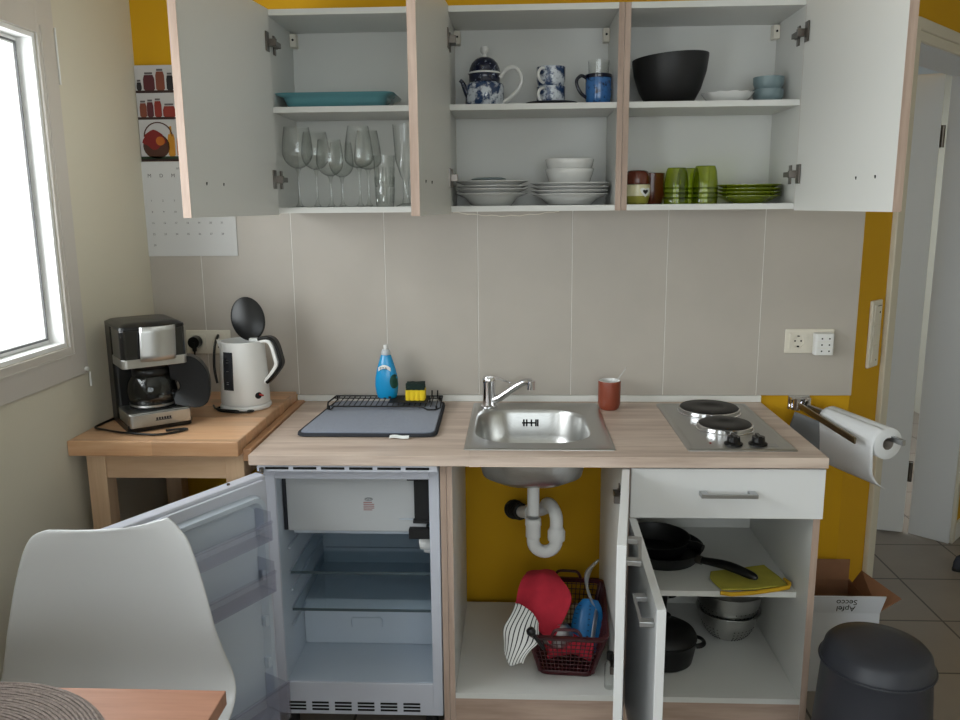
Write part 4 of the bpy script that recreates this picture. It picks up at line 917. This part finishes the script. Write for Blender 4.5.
# black bowl, white dish, two small bowls
b = B(); b.lathe([(0, .002), (.058, 0), (.066, .002), (.088, .04), (.103, .085), (.108, .122), (.108, .1285), (.1055, .1285), (.105, .12), (.10, .085), (.085, .042), (.062, .006), (0, .006)], (0, 0, 0), 64)
for v in b.bm.verts: v.co.z *= 1.04+.06*(v.co.x/.108)
b.xf(Matrix.Translation((1.1475, -.137, ZU))); tag(b.build('salad_bowl', M['bowlblack'], smooth=True, angle=50), 'large matt black salad bowl on the upper shelf of the right cabinet', 'bowl')
b = B(); n_ = 64
def scal(r, z, k): return [(1.308+r*(1+k*cos(12*2*pi*i/n_))*cos(2*pi*i/n_), -.165+r*(1+k*cos(12*2*pi*i/n_))*sin(2*pi*i/n_), ZU+z+k*.03*cos(12*2*pi*i/n_)) for i in range(n_)]
b.rings([scal(.040, 0, 0), scal(.048, .002, 0), (scal(.064, .016, .01)), scal(.073, .028, .03), scal(.0705, .029, .03), scal(.058, .012, .01), scal(.042, .005, 0)], cap0=True, cap1=True)
tag(b.build('serving_dish', M['porc'], smooth=True, angle=60), 'white scalloped dish between the black bowl and the small grey bowls', 'dish')
for k, nm_ in enumerate(('lower', 'upper')):
    b = B(); b.lathe([(0, 0), (.027, 0), (.036, .006), (.0425, .022), (.043, .040), (.0405, .0405), (.039, .022), (.032, .009), (0, .006)], (1.429, -.14, ZU+.0345*k), 40)
    tag(b.build('small_bowl', M['porcgrey'], smooth=True, angle=60), '%s small grey-blue bowl of the stacked pair' % nm_, 'bowl', 'stacked grey-blue bowls')
# white plates
nmz = ('lowest', 'second lowest', 'third from below', 'topmost')
for k in range(4):
    plate(.630, -.137, ZL+.0130*k, .109, .036 if k < 2 else .032, M['porc'], '%s white plate of the left stack in the middle cabinet' % nmz[k], 'left stack of white plates', rim=.72)
b = B(); b.lathe([(.052, 0), (.052, .002), (.04, .006), (0, .0075)], (.622, -.137, ZL+.076), 40); b.lathe([(.052, 0), (0, .001)], (.622, -.137, ZL+.0758), 40)
tag(b.build('grey_lid', M['porcgrey'], smooth=True), 'small grey lid lying on the left stack of white plates', 'saucer')  # shallow grey lid resting on the topmost plate
for k in range(4):
    plate(.863, -.137, ZL+.0105*k, .1165, .032, M['porc'], '%s white plate of the right stack under the bowls' % nmz[k], 'right stack of white plates', rim=.74)
bz_ = ZL+.0105*3+.0045
for k, nm_ in enumerate(('lower', 'upper')):
    b = B(); b.lathe([(r_, z_*1.2) for r_, z_ in [(0, 0), (.040, 0), (.046, .004), (.060, .025), (.069, .045), (.072, .056), (.0705, .0575), (.067, .046), (.057, .026), (.044, .008), (0, .006)]], (.862, -.137, bz_+.028*k), 48)
    tag(b.build('cereal_bowl', M['porc'], smooth=True, angle=60), '%s white cereal bowl nested on the right stack of plates' % nm_, 'bowl', 'nested white cereal bowls')
# mugs, green glasses and green plates
t = thing('mug', 'olive and cream mug with a pale heart mark, beside the cabinet divider', 'mug', (1.058, -.165, ZL)); c = (1.058, -.165, ZL)
b = B(); b.lathe([(0, 0), (.028, 0), (.033, .004), (.036, .018), (.0375, .024)], c, 40); b.build('olive_base', M['mugolive'], t, smooth=True)
b = B(); b.lathe([(.0375, .024), (.0385, .038), (.038, .055), (.036, .0565), (.035, .05), (.033, .01), (0, .006)], c, 40); b.build('cream_top', M['mugcream'], t, smooth=True)
hpts = [(.016*sin(k)**3, .013*cos(k)-.005*cos(2*k)-.002*cos(3*k)) for k in th]
def heart(sc_, off): return [(c[0]+.020+x*sc_, c[1]-math.sqrt(max(0, .0385**2-(.020+x*sc_)**2))-off, c[2]+.036+z*sc_) for x, z in hpts]
b = B(); b.rings([heart(1, .0006), heart(.8, .0012)], cap1=True); b.build('heart', M['label_white'], t)
b = B(); b.rings([heart(.5, .0014), heart(.3, .0018)], cap1=True); b.build('heart_centre', M['blackink'], t)
t = thing('mug', 'dark brown mug upside down on top of the olive and cream mug', 'mug', (1.058, -.165, ZL+.0575)); c = (1.058, -.165, ZL+.0575)
b = B(); b.lathe([(.0335, 0), (.0355, .001), (.0365, .01), (.036, .026), (.031, .036), (.024, .0395), (0, .040)], c, 40); b.build('body', M['mugred'], t, smooth=True)
t = thing('mug', 'dark brown mug standing behind the olive and cream mug', 'mug', (1.112, -.085, ZL)); c = (1.112, -.085, ZL)
mug(t, .040, .092, M['mugred'], c); B().tube([(c[0]-.012-.016*cos(a)*.6, c[1]-.038-.022*cos(a), c[2]+.046+.028*sin(a)) for a in [pi*(-.5+i/12) for i in range(13)]], .005, 10).build('handle', M['mugred'], t, smooth=True)
for x, y, r, h, lb in ((1.170, -.175, .0345, .103, 'green tumbler upside down at the left of the three'), (1.222, -.085, .0345, .105, 'green tumbler upside down, half hidden between the other two'), (1.2545, -.165, .0365, .108, 'green tumbler upside down beside the green plates')):
    t = thing('green_tumbler', lb, 'glass', (x, y, ZL), group='green tumblers turned upside down')
    b = B(); b.lathe([(r, 0), (r*1.02, .02), (r*1.0, .06), (r*.90, h*.86), (r*.80, h-.004), (r*.74, h), (0, h-.002)], (x, y, ZL), 40); b.build('wall', M['glassg'], t, smooth=True)
    b = B()
    for z in (.014, .028, .042): b.lathe([(r*1.025, z), (r*1.06, z+.003), (r*1.025, z+.006)], (x, y, ZL), 40)
    b.build('rings', M['glassg'], t, smooth=True)
for k in range(4):
    plate(1.388, -.137, ZL+.0105*k, .0935, .022, M['glassplate'], '%s olive green glass plate of the stack' % nmz[k], 'stack of olive green plates', rim=.78)
# ------------------------------------------------------------------ under the sink: drain
dn = thing('drain_trap', 'white plastic sink drain trap running to the wall', 'drain', (.77, -.3, .5))
b = B(); b.lathe([(.0, -.004), (.032, -.004), (.032, -.010), (.0225, -.016), (.018, -.024), (.018, -.12)], (.755, -.30, WT-.160+.004), 28); b.build('tailpiece', M['pvc'], dn, smooth=True)
b = B(); b.tube([(.770, -.300, .698), (.785, -.302, .702), (.80, -.304, .708), (.815, -.304, .708)], [.010, .011, .011, .009], 12); b.build('overflow_branch', M['pvc'], dn, smooth=True)
b = B(); b.lathe([(.0185, .583), (.0235, .580), (.0245, .560), (.0225, .556), (.0225, .522), (.0185, .518)], (.755, -.30, 0), 28); b.build('sleeve', M['pvc'], dn, smooth=True)
b = B(); U = [(.755, -.30, .522), (.755, -.30, .512)]+arc((.790, -.30, .509), .035, pi, 2*pi, 12)+[(.825, -.30, .53), (.825, -.30, .575)]+[(.825-.004*i*0-.03*(1-cos(pi*i/10))*.5, -.30+.05*(1-cos(pi*i/10)), .575+.028*sin(pi*i/10)) for i in range(1, 11)]+[(.785, -.18, .562), (.755, -.15, .540), (.715, -.08, .515), (.705, -.04, .50)]
b.tube(U, .0195, 20); b.build('u_bend', M['pvc'], dn, smooth=True)
b = B(); b.lathe([(.0205, .510), (.0255, .512), (.0265, .520), (.0265, .540), (.0215, .548), (.0205, .552)], (.825, -.30, 0), 28); b.build('union_nut', M['pvc'], dn, smooth=True)
b = B(); b.cyl((.752, -.145, .538), (.742, -.125, .531), .024, n=28); b.build('wall_pipe_nut', M['pvc'], dn, smooth=True)
b = B(); b.cyl((.720, -.095, .520), (.697, -.012, .492), .025, .027, 28); b.lathe([(.02, 0)], (0, 0, 0)) if False else None
for t_ in (.15, .4, .65, .9): b.cyl((.720-.023*t_, -.095+.083*t_, .520-.028*t_), (.720-.023*t_-.001, -.095+.083*t_+.004, .520-.028*t_-.001), .0285, .0285, 28)
b.cyl((.697, -.010, .492), (.697, -.0005, .492), .033, .035, 28); b.build('rubber_sleeve', M['rubber'], dn, smooth=True)
# basket
BM = Matrix.Translation((.857, -.345, .1705)) @ Matrix.Rotation(R(-4), 4, 'Z')
bk = thing('basket', 'maroon plastic lattice basket with handles in the sink cabinet', 'basket', (.862, -.345, .1705), R(-4))
def bpart(b, nm, m, par=bk, **k): b.xf(BM); return b.build(nm, m, par, **k)
def brect(t): # half sizes at height fraction t
    return (.080+.034*t, .130+.052*t, .15*t)
b = B()
for t in [i/10 for i in range(1, 10)]:
    hx, hy, z = brect(t); b.tube([(p[0], p[1], z) for p in rrect(-hx, hx, -hy, hy, .025, 4)], .0014, 6, closed=True)
hx0, hy0, _ = brect(0); hx1, hy1, z1_ = brect(1)
for i in range(-7, 8):
    u = i/8; b.tube([(u*hx0, -hy0, .004), (u*hx1, -hy1, z1_)], .0014, 6); b.tube([(u*hx0, hy0, .004), (u*hx1, hy1, z1_)], .0014, 6)
for i in range(-12, 13):
    u = i/13; b.tube([(-hx0, u*hy0, .004), (-hx1, u*hy1, z1_)], .0014, 6); b.tube([(hx0, u*hy0, .004), (hx1, u*hy1, z1_)], .0014, 6)
bpart(b, 'lattice', M['basket'], smooth=True)
b = B(); o_ = rrect(-hx0-.003, hx0+.003, -hy0-.003, hy0+.003, .03, 5); b.rings([[(p[0], p[1], .0005) for p in rrect(-hx0, hx0, -hy0, hy0, .028, 5)], [(p[0], p[1], .004) for p in o_], [(p[0]*1.02, p[1]*1.02, .018) for p in o_]], cap0=True); bpart(b, 'base', M['basket'], smooth=True, solid=.002)
b = B(); b.rings([[(p[0]*k, p[1]*k, z1_+dz) for p in rrect(-hx1, hx1, -hy1, hy1, .03, 5)] for k, dz in ((.985, -.012), (1.01, -.012), (1.045, -.002), (1.045, .002), (.985, .002), (.985, -.012))])
bpart(b, 'rim', M['basket'], smooth=True, angle=30)
for y in (-hy1-.004, hy1+.004):
    b = B(); b.tube(smooth_line([(-.042, y, z1_+.001), (-.034, y, z1_+.018), (-.02, y, z1_+.024), (.02, y, z1_+.024), (.034, y, z1_+.018), (.042, y, z1_+.001)]), .0045, 10); bpart(b, 'handle', M['basket'], smooth=True)
for x, y in ((-1, -1), (1, -1), (1, 1), (-1, 1)):
    b = B(); b.tube([(x*(hx0-.006), y*(hy0-.006), .01), (x*(hx1-.006), y*(hy1-.006), z1_)], .007, 10); bpart(b, 'corner_rib', M['basket'], smooth=True)
# red cloth draped over the left back of the basket
def bez_grid(G, u, v):
    def cat(P, t):
        n = len(P)-1; f = min(t*n, n-1e-6); i = int(f); k = f-i
        p0, p1, p2, p3 = P[max(i-1, 0)], P[i], P[i+1], P[min(i+2, n)]
        return .5*((2*p1)+(p2-p0)*k+(2*p0-5*p1+4*p2-p3)*k*k+(3*p1-p0-3*p2+p3)*k**3)
    rows = [cat([Vector(p) for p in r], u) for r in G]; return cat(rows, v)
def cloth(G, nm, m, label, fold=.003, nu=28, nv=28, uv=False, sol=.0025):
    b = B(); b.surf(lambda u, v: bez_grid(G, u, v)+Vector((fold*sin(9*v+4*u), fold*sin(7*u+2*v), fold*.6*sin(11*u+5*v))), nu, nv)
    o = b.build(nm, m, smooth=True, solid=sol)
    if uv:
        l = o.data.uv_layers.new(name='cloth'); W = nu+1
        for p in o.data.polygons:
            for li in p.loop_indices:
                vi = o.data.loops[li].vertex_index; l.data[li].uv = ((vi % W)/nu, (vi//W)/nv)
    return tag(o, label, 'cloth')
cloth([[(.735, -.25, .380), (.78, -.25, .392), (.825, -.25, .388)], [(.722, -.32, .392), (.780, -.32, .408), (.838, -.32, .392)], [(.705, -.37, .352), (.775, -.38, .368), (.868, -.38, .345)], [(.685, -.42, .295), (.750, -.44, .310), (.803, -.45, .250)]], 'red_cloth', M['red'], 'red cloth draped over the left back edge of the basket')
cloth([[(.700, -.435, .372), (.740, -.46, .366), (.770, -.485, .340)], [(.683, -.475, .345), (.722, -.505, .335), (.765, -.53, .310)], [(.668, -.495, .312), (.702, -.53, .292), (.745, -.548, .288)], [(.668, -.505, .262), (.690, -.535, .240), (.722, -.548, .250)]], 'striped_dish_towel', M['stripe'], 'white dish towel with thin black stripes hanging over the basket corner', uv=True, fold=.003)
b = B(); b.lathe([(0, 0), (.008, .001), (.0125, .007), (.0135, .014), (.010, .022), (0, .026)], (0, 0, 0), 24); b.cyl((0, 0, 0), (0, 0, -.05), .006, .005)
b.xf(Matrix.Translation((.752, -.548, .338)) @ Matrix.Rotation(R(-35), 4, 'Y')); tag(b.build('ball_handle', M['black'], smooth=True), 'black ball-ended handle poking out at the front left of the basket', 'handle')
b = B(); b.lathe([(.045, 0), (.046, .004), (.040, .03), (.028, .048), (.012, .056), (.012, .062), (.016, .066), (0, .068)], (0, 0, 0), 40); b.xf(Matrix.Translation((.829, -.39, .236)) @ Matrix.Rotation(R(12), 4, 'X')); tag(b.build('glass_lid', M['clearp2'], smooth=True, solid=.002), 'small domed translucent lid in the middle of the basket', 'lid')
sc2 = thing('dustpan', 'blue dustpan with translucent upright handle leaning in the basket', 'dustpan', (.92, -.36, .18))
cloth_ = [[(.865, -.395, .200), (.90, -.40, .195), (.950, -.395, .20)], [(.868, -.37, .255), (.905, -.39, .255), (.962, -.37, .26)], [(.880, -.345, .305), (.915, -.36, .31), (.962, -.345, .305)], [(.905, -.33, .335), (.925, -.335, .338), (.950, -.33, .330)]]
b = B(); b.surf(lambda u, v: bez_grid(cloth_, u, v), 16, 20); b.build('blue_pan', M['bluep'], sc2, smooth=True, solid=.004)
b = B()
for i in range(9):
    v = .12+.085*i; p = bez_grid(cloth_, .08, v); q = bez_grid(cloth_, .62, v); b.tube([p+Vector((0, -.004, 0)), (p+q)/2+Vector((0, -.006, 0)), q+Vector((0, -.004, 0))], .0014, 6)
b.build('ribs', M['matdark'], sc2, smooth=True)
b = B(); b.tube(smooth_line([bez_grid(cloth_, .72, .05)+Vector((0, -.01, 0)), bez_grid(cloth_, .74, .5)+Vector((0, -.010, 0)), Vector((.945, -.345, .31)), Vector((.930, -.335, .335)), Vector((.918, -.32, .37)), Vector((.918, -.31, .40)), Vector((.930, -.305, .425)), Vector((.955, -.30, .450))], 5), [.009]*15+[.008]*5+[.008, .009, .011, .013, .015, .016, .017, .017, .016, .015, .013, .011, .010, .009, .008, .005][:16], 12, flat=.45); b.build('handle', M['clearp2'], sc2, smooth=True)
tag(B().xf(Matrix()) and cloth([[(.795, -.45, .21), (.86, -.44, .225), (.925, -.45, .21)], [(.790, -.40, .225), (.86, -.38, .24), (.930, -.40, .225)], [(.795, -.33, .21), (.86, -.32, .22), (.925, -.33, .21)]], 'red_sponge_cloth', M['red'], 'folded red cloth lying in the bottom of the basket', sol=.02), 'folded red cloth lying in the bottom of the basket', 'cloth')
sb = thing('small_bottle', 'small clear bottle with dark cap wedged beside the cabinet door', 'bottle', (.966, -.50, .171))
B().lathe([(0, 0), (.013, 0), (.0145, .004), (.0145, .07), (.008, .085), (.008, .092)], (.966, -.53, .1705), 20).build('glass', M['glass'], sb, smooth=True)
B().lathe([(.0095, .088), (.0095, .108), (0, .109)], (.966, -.53, .1705), 20).build('cap', M['black'], sb, smooth=True)
# ------------------------------------------------------------------ hob cabinet contents
SHZ = .4455
def pan(name, label, c, r, h, hd, hz, hl, m=M['blackp'], cat='pan'):
    t = thing(name, label, cat, c); b = B(); b.lathe([(0, 0), (r*.80, 0), (r*.85, .003), (r-.002, h-.002), (r, h), (r-.003, h), (r*.83, .006), (0, .005)], c, 64); b.build('body', m, t, smooth=True, angle=50)
    a = hd; P = [(r-.008, hz), (r+.02, hz+.002), (r+.05, hz+.006), (r+.10, hz+.010), (r+hl-.02, hz+.004), (r+hl, hz)]
    b = B(); b.tube(smooth_line([(c[0]+q*cos(a), c[1]+q*sin(a), c[2]+z) for q, z in P], 4), [.009, .009, .010, .011, .0115, .012, .012, .0125, .013, .0135, .014, .014, .0145, .0145, .014, .0135, .0125, .011, .009, .006, .003], 14, flat=.7); b.build('handle', M['black'], t, smooth=True)
    B().cyl((c[0]+(r-.004)*cos(a), c[1]+(r-.004)*sin(a), c[2]+hz), (c[0]+(r+.012)*cos(a), c[1]+(r+.012)*sin(a), c[2]+hz), .013, n=16).build('handle_socket', M['darkmetal'], t, smooth=True)
    return t
pan('frying_pan', 'wide black frying pan under the smaller pan on the cabinet shelf', (1.147, -.262, SHZ), .127, .042, R(-42), .030, .185)
t = thing('saucepan', 'deep black pan nested in the frying pan', 'pan', (1.128, -.25, SHZ+.008)); c = (1.130, -.245, SHZ+.008)
b = B(); b.lathe([(0, 0), (.075, 0), (.083, .003), (.100, .030), (.106, .050), (.108, .053), (.104, .0525), (.096, .030), (.078, .007), (0, .006)], c, 64); b.build('body', M['blackp'], t, smooth=True, angle=50)
b = B(); b.tube([(c[0]+.090, c[1]-.045, c[2]+.045), (c[0]+.115, c[1]-.06, c[2]+.048), (c[0]+.13, c[1]-.075, c[2]+.046)], [.012, .011, .010], 14); b.build('handle', M['black'], t, smooth=True)
yc = cloth([[(1.272, -.375, 0.4485), (1.35, -.355, 0.4495), (1.440, -.330, 0.4510)], [(1.262, -.41, 0.4495), (1.35, -.39, 0.4510), (1.448, -.37, 0.4510)], [(1.266, -.45, 0.4505), (1.36, -.43, 0.4520), (1.460, -.42, 0.4520)], [(1.276, -.489, 0.4510), (1.36, -.484, 0.4510), (1.466, -.467, 0.4540)]], 'yellow_towel', M['ygreen'], 'folded olive-yellow cloth at the front edge of the shelf', fold=.0008, sol=.0045)
yc.name = 'folded_cloth'
eb = B(); eb.tube([(1.272, -.4935, .4435), (1.30, -.4945, .4400), (1.36, -.4925, .4440), (1.43, -.482, .450), (1.463, -.476, .454), (1.470, -.462, .459), (1.466, -.43, .457)], [.006, .0065, .006, .006, .006, .006, .004], 10); eb.build('hem', M['yborder'], yc, smooth=True)
def colander(c, r, h, label, m, holes=True):
    t = thing('colander', label, 'colander', c)
    b = B(); P = [(0, .006), (r*.33, .006)]+[(r*(.33+.62*sin(k*pi/2)), .006+(h-.01)*(1-cos(k*pi/2))) for k in (.2, .4, .6, .8, .95)]+[(r*.97, h-.002), (r*1.06, h)]
    b.lathe(P, c, 56); b.build('bowl', m, t, smooth=True, solid=.001)
    b = B(); b.lathe([(r*.36, .008), (r*.34, 0), (r*.32, .0), (r*.33, .008)], c, 40); b.build('foot_ring', m, t, smooth=True)
    if holes:
        b = B()
        for k in (.3, .4, .5, .6, .7):
            rr = r*(.33+.62*sin(k*pi/2)); z = .006+(h-.01)*(1-cos(k*pi/2))
            for i in range(40):
                if i % 10 > 6: continue
                a = 2*pi*i/40; p = Vector((c[0]+rr*cos(a), c[1]+rr*sin(a), c[2]+z)); n = Vector((cos(a)*.75, sin(a)*.75, -.66))
                b.cyl(p+n*.0002, p+n*.0012, .0022, n=6)
        b.build('holes', M['hole'], t)
    return t
BZ = .1703
colander((1.366, -.24, BZ), .092, .100, 'lower perforated steel colander on the cabinet floor', M['steel'])
colander((1.366, -.24, BZ+.052), .104, .118, 'wide steel colander nested on top of the smaller one', M['steel'])
pt = thing('casserole', 'black lidded casserole on the cabinet floor behind the door', 'pot', (1.142, -.375, BZ)); c = (1.142, -.378, BZ)
b = B(); b.lathe([(0, 0), (.074, 0), (.084, .008), (.092, .05), (.094, .075), (.0965, .078)], c, 56); b.build('body', M['blackp'], pt, smooth=True, solid=.002)
for s_ in (1, -1):
    b = B(); b.tube([(c[0]+s_*(.088+.028*sin(a)), c[1]-.012-.028*cos(a), c[2]+.066) for a in [pi*i/12 for i in range(13)]], .0075, 10, flat=.7); b.build('side_handle', M['blackp'], pt, smooth=True)
b = B(); b.lathe([(.095, .079), (.0965, .083), (.090, .095), (.065, .110), (.03, .118), (0, .119)], c, 56); ld = b.build('lid', M['blackp'], pt, smooth=True)
B().lathe([(.008, .118), (.008, .130), (.018, .136), (.019, .144), (.012, .149), (0, .150)], c, 28).build('lid_knob', M['blackp'], ld, smooth=True)
t = thing('small_pan', 'small black pan with loop handle behind the casserole', 'pan', (1.12, -.15, BZ)); c = (1.115, -.16, BZ)
b = B(); b.lathe([(0, 0), (.06, 0), (.07, .004), (.078, .14), (.080, .142)], c, 48); b.build('body', M['blackp'], t, smooth=True, solid=.002)
b = B(); b.tube([(c[0]+.074+.024*sin(a), c[1]-.02-.020*cos(a), c[2]+.11) for a in [pi*i/12 for i in range(13)]], .006, 10); b.build('side_handle', M['blackp'], t, smooth=True)
# ------------------------------------------------------------------ bin, box, slipper
bn = thing('waste_bin', 'anthracite plastic bin with domed lid beside the kitchen unit', 'bin', (1.60, -.76, 0)); c = (1.580, -.775, 0)
b = B(); b.lathe([(0, 0), (.150, 0), (.153, .01), (.148, .03), (.130, .30), (.1235, .403), (.1255, .406)], c, 64); b.build('body', M['bin'], bn, smooth=True)
b = B(); b.lathe([(.120, .4065), (.1255, .407), (.1285, .413), (.1275, .420), (.123, .428), (.119, .446), (.110, .456), (.07, .463), (0, .465)], c, 64); b.build('lid', M['bin'], bn, smooth=True, angle=60)
b = B(); b.tube([(c[0]+.1293*cos(a), c[1]+.1293*sin(a), .4115) for a in [2*pi*i/64 for i in range(64)]], .0028, 8, closed=True); b.build('lid_rim', M['bin'], bn, smooth=True)
cb = thing('cardboard_box', 'open cardboard wine box with white printed front behind the bin', 'box', (1.68, -.15, 0))
x0, x1, y0, y1, hh = 1.535, 1.818, -.268, -.035, .268
b = B(); t_ = .004; b.box(x0, x1, y0, y0+t_, 0.0005, hh); b.build('front', M['cardw'], cb)
b = B(); b.box(x0, x1, y1-t_, y1, .0005, hh); b.box(x0, x0+t_, y0+t_, y1-t_, .0005, hh); b.box(x1-t_, x1, y0+t_, y1-t_, .0005, hh); b.box(x0, x1, y0+t_, y1, .0005, .0045); b.build('walls', M['card'], cb)
def quad(pts, nm, m, th_=.004):
    b = B(); b.face(pts); return b.build(nm, m, cb, solid=th_)
quad([(x0, y1-.002, hh), (x1-.004, y1-.002, hh), (x1+.002, y1+.012, hh+.065), (x0+.006, y1+.012, hh+.065)], 'back_flap', M['card'])
quad([(x1-.002, y0+.006, hh), (x1-.002, y1-.03, hh), (x1+.016, y1-.052, hh+.055), (x1+.070, y0+.018, hh+.040)], 'right_flap', M['card'])
FM = Matrix.Translation((0, y0+.002, hh)) @ Matrix.Rotation(R(12), 4, 'X')
b = B(); b.box(x0, x1+.010, -.002, .002, 0, .062); 
for v in b.bm.verts:
    if v.co.z < .01 and v.co.x > x1: v.co.x = x1
b.xf(FM); ff = b.build('front_flap', M['cardw'], cb)
for i, w_ in enumerate(('Apfel', 'Secco')):
    text(w_, .027, FM @ Matrix.Translation((1.712, -.0024, .018+.024*i)) @ Matrix.Rotation(pi/2, 4, 'X') @ Matrix.Rotation(pi, 4, 'Z'), M['blackink'], cb)
sl = thing('slipper', 'dark grey slipper on the hallway tiles at the right edge', 'slipper', (2.64, .64, 0), R(20)); SMt = Matrix.Translation((2.635, .635, 0)) @ Matrix.Rotation(R(15), 4, 'Z')
b = B(); sole = [(.13*cos(a)*(1 if cos(a) > 0 else 1), .045*sin(a)*(1+.15*cos(a))) for a in [2*pi*i/40 for i in range(40)]]; b.prism(sole, .0005, .014); b.xf(SMt); b.build('sole', M['blackm'], sl, bevel=.003)
b = B(); b.rings([[(x*k-(.0 if i_ == 0 else .0), y*k, z) for x, y in sole] for i_, (k, z) in enumerate(((.98, .0145), (.97, .035), (.9, .055), (.78, .060), (.74, .05), (.8, .02)))], cap1=True); b.xf(SMt); b.build('upper', M['slipper'], sl, smooth=True)
# ------------------------------------------------------------------ chair, dining table, placemat
ch = thing('shell_chair', 'white plastic shell chair pulled up to the dining table', 'chair', (-.14, -1.28, 0), R(4))
CMx = Matrix.Translation((-.133, -1.075, 0)) @ Matrix.Rotation(R(4), 4, 'Z')
# profile (y towards camera negative, z), half width, wing depth
PR = [(.000, .864, .122, .000), (-.001, .860, .142, .003), (.0, .846, .160, .010), (.001, .81, .176, .020), (.004, .74, .195, .032), (.006, .66, .212, .042), (.002, .58, .228, .050), (-.010, .51, .243, .052), (-.045, .462, .250, .048), (-.12, .440, .248, .044), (-.22, .436, .244, .038), (-.31, .440, .215, .022), (-.38, .438, .190, .008), (-.41, .425, .160, .0)]
def chair_pt(u, v):
    n = len(PR)-1; f = min(v*n, n-1e-6); i = int(f); k = f-i
    P = [Vector((*PR[j][:2], PR[j][2], )+(0,))[:3] for j in range(len(PR))]
    def cr(idx):
        a = [PR[max(i-1, 0)][idx], PR[i][idx], PR[i+1][idx], PR[min(i+2, n)][idx]]
        return .5*((2*a[1])+(a[2]-a[0])*k+(2*a[0]-5*a[1]+4*a[2]-a[3])*k*k+(3*a[1]-a[0]-3*a[2]+a[3])*k**3)
    y, z, hw, wd = cr(0), cr(1), cr(2), cr(3)
    s_ = (u-.5)*2; bend = abs(s_)**2.4*wd
    # on the back the wings come forward (-y), on the seat they rise (+z)
    t = max(0, min(1, (z-.43)/.22)); y -= bend*t; z += bend*(1-t)
    if v < .12: z += .014*(s_*s_-.3)*(1-v/.12)+.012*s_*(1-v/.12)
    return Vector((s_*hw, y, z))
b = B(); b.surf(lambda u, v: chair_pt(.5+.5*math.copysign(abs(2*u-1)**.85, 2*u-1), v), 28, 48); b.xf(CMx); b.build('shell', M['chair'], ch, smooth=True, solid=.007, sub=1)
for sx_ in (-1, 1):
    for sy_ in (-1, 1):
        b = B(); b.cyl((sx_*.14, -.20+sy_*.12, .432), (sx_*.23, -.20+sy_*.21, .0), .016, .011, 16); b.xf(CMx); b.build('leg', M['pine'], ch, smooth=True)
b = B(); b.cyl((-.14, -.32, .41), (.14, -.08, .41), .006); b.cyl((.14, -.32, .41), (-.14, -.08, .41), .006); b.xf(CMx); b.build('leg_brace', M['blackm'], ch, smooth=True)
dt = thing('dining_table', 'wooden dining table corner at the bottom left of the view', 'table', (-.12, -1.85, 0))
B().box(-.47, .240, -2.25, -1.455, .725, .750).build('tabletop', M['table'], dt, bevel=.0015)
for x in (-.45, .16):
    for y in (-2.22, -1.52): B().box(x, x+.05, y, y+.05, 0, .7245).build('leg', M['table'], dt, bevel=.002)
B().box(-.40, .16, -1.508, -1.488, .655, .7245).build('apron', M['table'], dt)
PMc = (-.115, -1.708)
pm = thing('placemat', 'round grey woven placemat on the dining table', 'placemat', (PMc[0], PMc[1], .7505))
M['weave'] = mat('grey_woven_cord', (134,122,116), .95, noise=.22, nscale=160, bump=.6, bscale=500)
b = B(); b.lathe([(0, 0), (.258, 0), (.261, .002), (.258, .0042), (0, .004)], (PMc[0], PMc[1], .7503), 96); b.build('mat_base', M['weave'], pm, smooth=True)
b = B()
pts = []; turns = 42
for i in range(turns*60+1): a = 2*pi*i/60; r = .02+.238*i/(turns*60); pts.append((PMc[0]+r*cos(a), PMc[1]+r*sin(a), .7556+.0006*sin(a*14.3)))
b.tube(pts, .0026, 6); b.build('coiled_cord', M['weave'], pm, smooth=True)
# ------------------------------------------------------------------ light
def area(name, loc, rot, sx, sy, e, col=(1, 1, 1)):
    l = bpy.data.lights.new(name, 'AREA'); l.shape = 'RECTANGLE'; l.size = sx; l.size_y = sy; l.energy = e; l.color = col
    o = bpy.data.objects.new(name, l); COL.objects.link(o); o.location = loc; o.rotation_euler = rot; return o
area('daylight_left_window', (XL-.30, (WY0+WY1)/2, (WZ0+WZ1)/2+.05), (0, R(-90), 0), 1.3, 1.5, 46, (.98, .99, 1))
area('daylight_balcony_door', (XL-.30, -3.2, 1.2), (0, R(-90), 0), 2.2, 1.7, 50, (.94, .975, 1))
area('daylight_rear_window', (1.05, YR-.25, 1.6), (R(90), 0, 0), 2.4, 1.5, 19, (.92, .965, 1))
area('hallway_fill_light', (2.0, 2.3, 2.45), (0, 0, 0), .5, .5, 30, (.9, .96, 1))  # unseen area light without fixture, added to brighten the hallway
w = bpy.data.worlds.new('overcast_sky'); SC.world = w; w.use_nodes = True
w.node_tree.nodes['Background'].inputs[0].default_value = (.93, .97, 1, 1); w.node_tree.nodes['Background'].inputs[1].default_value = 2.5
# ------------------------------------------------------------------ camera
cam = bpy.data.cameras.new('camera'); co = bpy.data.objects.new('camera', cam); COL.objects.link(co)
yaw, pit, rol, f = CAMP
F_ = Vector((sin(yaw)*cos(pit), cos(yaw)*cos(pit), -sin(pit))); R_ = Vector((cos(yaw), -sin(yaw), 0)); U_ = R_.cross(F_)
R2 = R_*cos(rol)+U_*sin(rol); U2 = -R_*sin(rol)+U_*cos(rol)
co.matrix_world = Matrix(((R2.x, U2.x, -F_.x, CAMLOC[0]), (R2.y, U2.y, -F_.y, CAMLOC[1]), (R2.z, U2.z, -F_.z, CAMLOC[2]), (0, 0, 0, 1)))
cam.sensor_width = 36; cam.lens = f/960*36; cam.clip_start = .05
SC.camera = co
SC.view_settings.view_transform = 'Standard'; SC.view_settings.look = 'None'; SC.view_settings.gamma = 1; SC.view_settings.use_curve_mapping = False
SC.view_settings.exposure = 0.0
try: SC.cycles.transparent_max_bounces = 32
except Exception: pass
